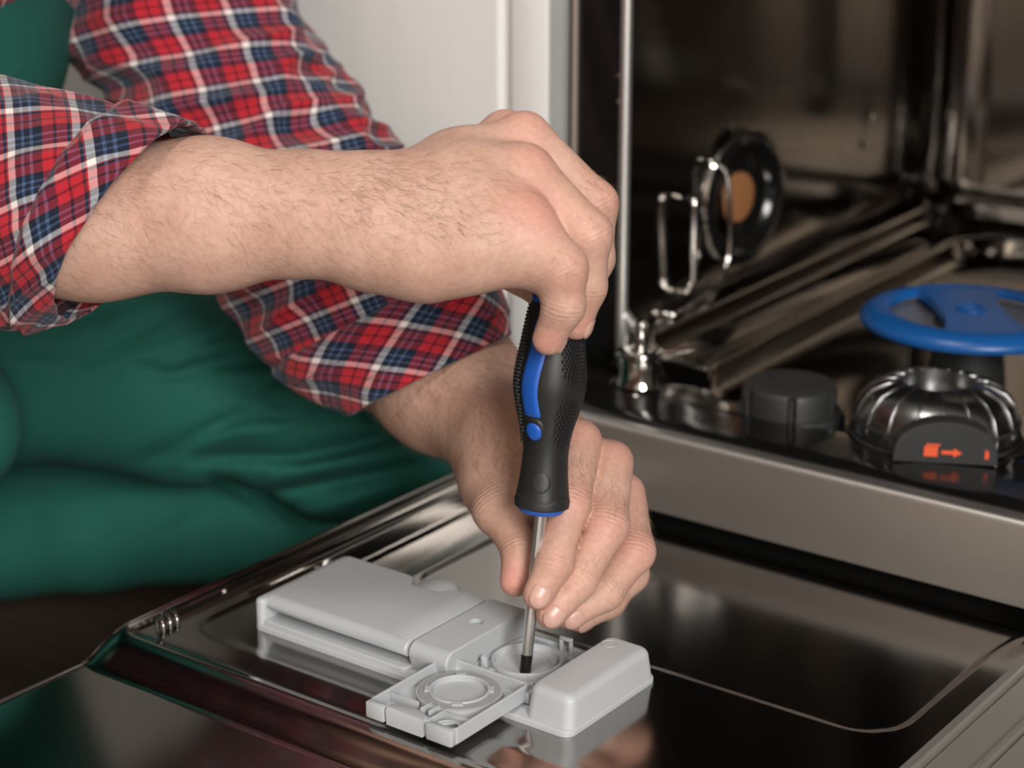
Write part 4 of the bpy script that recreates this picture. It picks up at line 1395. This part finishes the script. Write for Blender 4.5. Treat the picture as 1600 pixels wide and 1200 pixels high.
near_rings = [(-330, 280, 1.02, 10, -200, .066, 0, 0), (-180, 300, 1.0, 20, -195, .066, 5, 0), (-40, 325, .975, 40, -185, .062, 8, 4), (90, 338, .955, 70, -163, .056, 14, 8), (200, 347, .943, 97, -137, .049, 16, 10)]
far_rings = [(235, -300, 1.27, 190, -70, .070, 0, 0), (255, -140, 1.265, 190, -60, .068, 0, 0), (277, 20, 1.25, 172, -45, .060, 0, 0), (346, 130, 1.23, 154, -40, .055, 0, 0),
             (420, 260, 1.20, 146, -55, .053, 0, 0), (515, 385, 1.175, 152, -72, .054, 0, 0), (592, 492, 1.145, 148, -73, .052, 0, 0), (672, 583, 1.118, 112, -56, .045, 0, 0)]
shirt_prims = [seg((-320, 330, 1.28, .135), (-240, 0, 1.20, .125)), seg((-240, 0, 1.20, .125), (-150, -250, 1.15, .118)),
               seg((-150, -250, 1.15, .112), (180, -230, 1.28, .080)), seg((-150, -250, 1.15, .108), (-260, -170, 1.04, .080)),
               seg((-260, -170, 1.04, .072), (-300, 290, 1.01, .069)), seg((180, -230, 1.28, .076), (250, -150, 1.265, .072))]
sv, sf = blob(shirt_prims, 0.009, 0.03)
sv = relax(sv, sf, 2)
suv = np.stack([sv[:, 0] + sv[:, 2], sv[:, 1]], -1)
shirt = build('shirt', to_world(sv), sf.tolist(), M['plaid_far'], person, uv=suv)
sleeve('sleeve', near_rings, 150, 150, M['plaid_near'], shirt, near_folds, lip=False, v_range=(0, 0.90))
sleeve('sleeve', far_rings, 150, 240, M['plaid_far'], shirt, far_folds, lip=False, v_range=(0, 0.925))
sleeve('cuff', near_rings, 150, 60, M['plaid_cuff'], shirt, near_folds, thick=0.0042, v_range=(0.80, 1.0))
sleeve('cuff', far_rings, 150, 60, M['plaid_cuff'], shirt, far_folds, thick=0.0048, v_range=(0.86, 1.0), u_off=.011)

# overalls: legs, seat and bib in one garment
leg_prims = [seg((-330, 440, 1.32, .150), (150, 560, 1.345, .074)), seg((150, 560, 1.345, .076), (450, 628, 1.335, .065)), seg((450, 628, 1.335, .065), (688, 745, 1.368, .050)),
             seg((690, 815, 1.38, .038), (420, 805, 1.425, .046)), seg((420, 805, 1.425, .046), (150, 815, 1.46, .052)), seg((150, 815, 1.46, .052), (-260, 850, 1.50, .055)),
             seg((-400, 520, 1.24, .10), (-92, 655, 1.15, .046)), seg((-92, 670, 1.16, .045), (-330, 900, 1.25, .05)),
             seg((-335, 420, 1.30, .148), (-240, 0, 1.20, .137)), seg((-240, 0, 1.20, .137), (-215, -150, 1.165, .130)), seg((-215, -150, 1.165, .130), (-165, -260, 1.145, .124))]
fold_lines = [   # fold strokes: x0, y0, x1, y1, width px, depth mm
    (220, 718, 420, 640, 17, -7), (280, 705, 470, 655, 15, 6), (300, 722, 600, 690, 14, -10), (330, 748, 460, 820, 16, -9), (430, 742, 660, 700, 18, 8), (400, 775, 640, 728, 14, -8),
    (230, 600, 500, 535, 16, -7), (260, 570, 470, 510, 14, 6), (340, 625, 500, 570, 12, -5), (400, 660, 580, 640, 14, -6), (120, 550, 340, 470, 15, -5), (150, 580, 380, 495, 14, 5),
    (0, 558, 200, 568, 9, -3.5), (200, 568, 330, 600, 9, -3.5), (330, 600, 450, 650, 9, -3.5), (40, 530, 200, 470, 16, -4), (440, 805, 620, 770, 20, 8), (470, 700, 680, 660, 14, -6),
    (340, 800, 220, 860, 26, 5), (0, 790, 330, 765, 30, 5), (520, 600, 640, 690, 14, -5), (560, 590, 680, 690, 14, 5)]
def leg_disp(G, d):
    near = np.abs(d) < 0.022
    g = G[near]
    sx = 800 + F_PX * g[:, 0] / g[:, 2]
    sy = 600 - F_PX * g[:, 1] / g[:, 2]
    e = d[near]
    for x0, y0, x1, y1, wd, dep in fold_lines:
        ux, uy = x1 - x0, y1 - y0
        l2 = ux * ux + uy * uy
        t = np.clip(((sx - x0) * ux + (sy - y0) * uy) / l2, 0, 1)
        wob = 5.0 * np.sin(t * 5.0 + x0)
        ln = math.sqrt(l2)
        q = np.hypot(sx - x0 - t * ux + wob * uy / ln, sy - y0 - t * uy - wob * ux / ln)
        taper = np.sin(np.pi * np.clip(0.06 + 0.88 * t, 0, 1)) ** 0.7
        e = e - (dep / 1000.0) * np.exp(-(q / (wd * 0.8)) ** 2) * taper
    d = d.copy()
    d[near] = e
    return d
ov, of = blob(leg_prims, 0.0033, 0.010, disp=leg_disp)
ov = relax(ov, of, 1)
ow = to_world(ov)
nrm = np.zeros(len(ow))
for i in range(len(ow)):
    p = ow[i]
    nrm[i] = noise.noise((p[0] * 14, p[1] * 14, p[2] * 22)) * 0.003
ow[:, 2] += nrm
ow[:, 2] = np.maximum(ow[:, 2], 0.001)
build('overalls', ow, of.tolist(), M['green'], person)
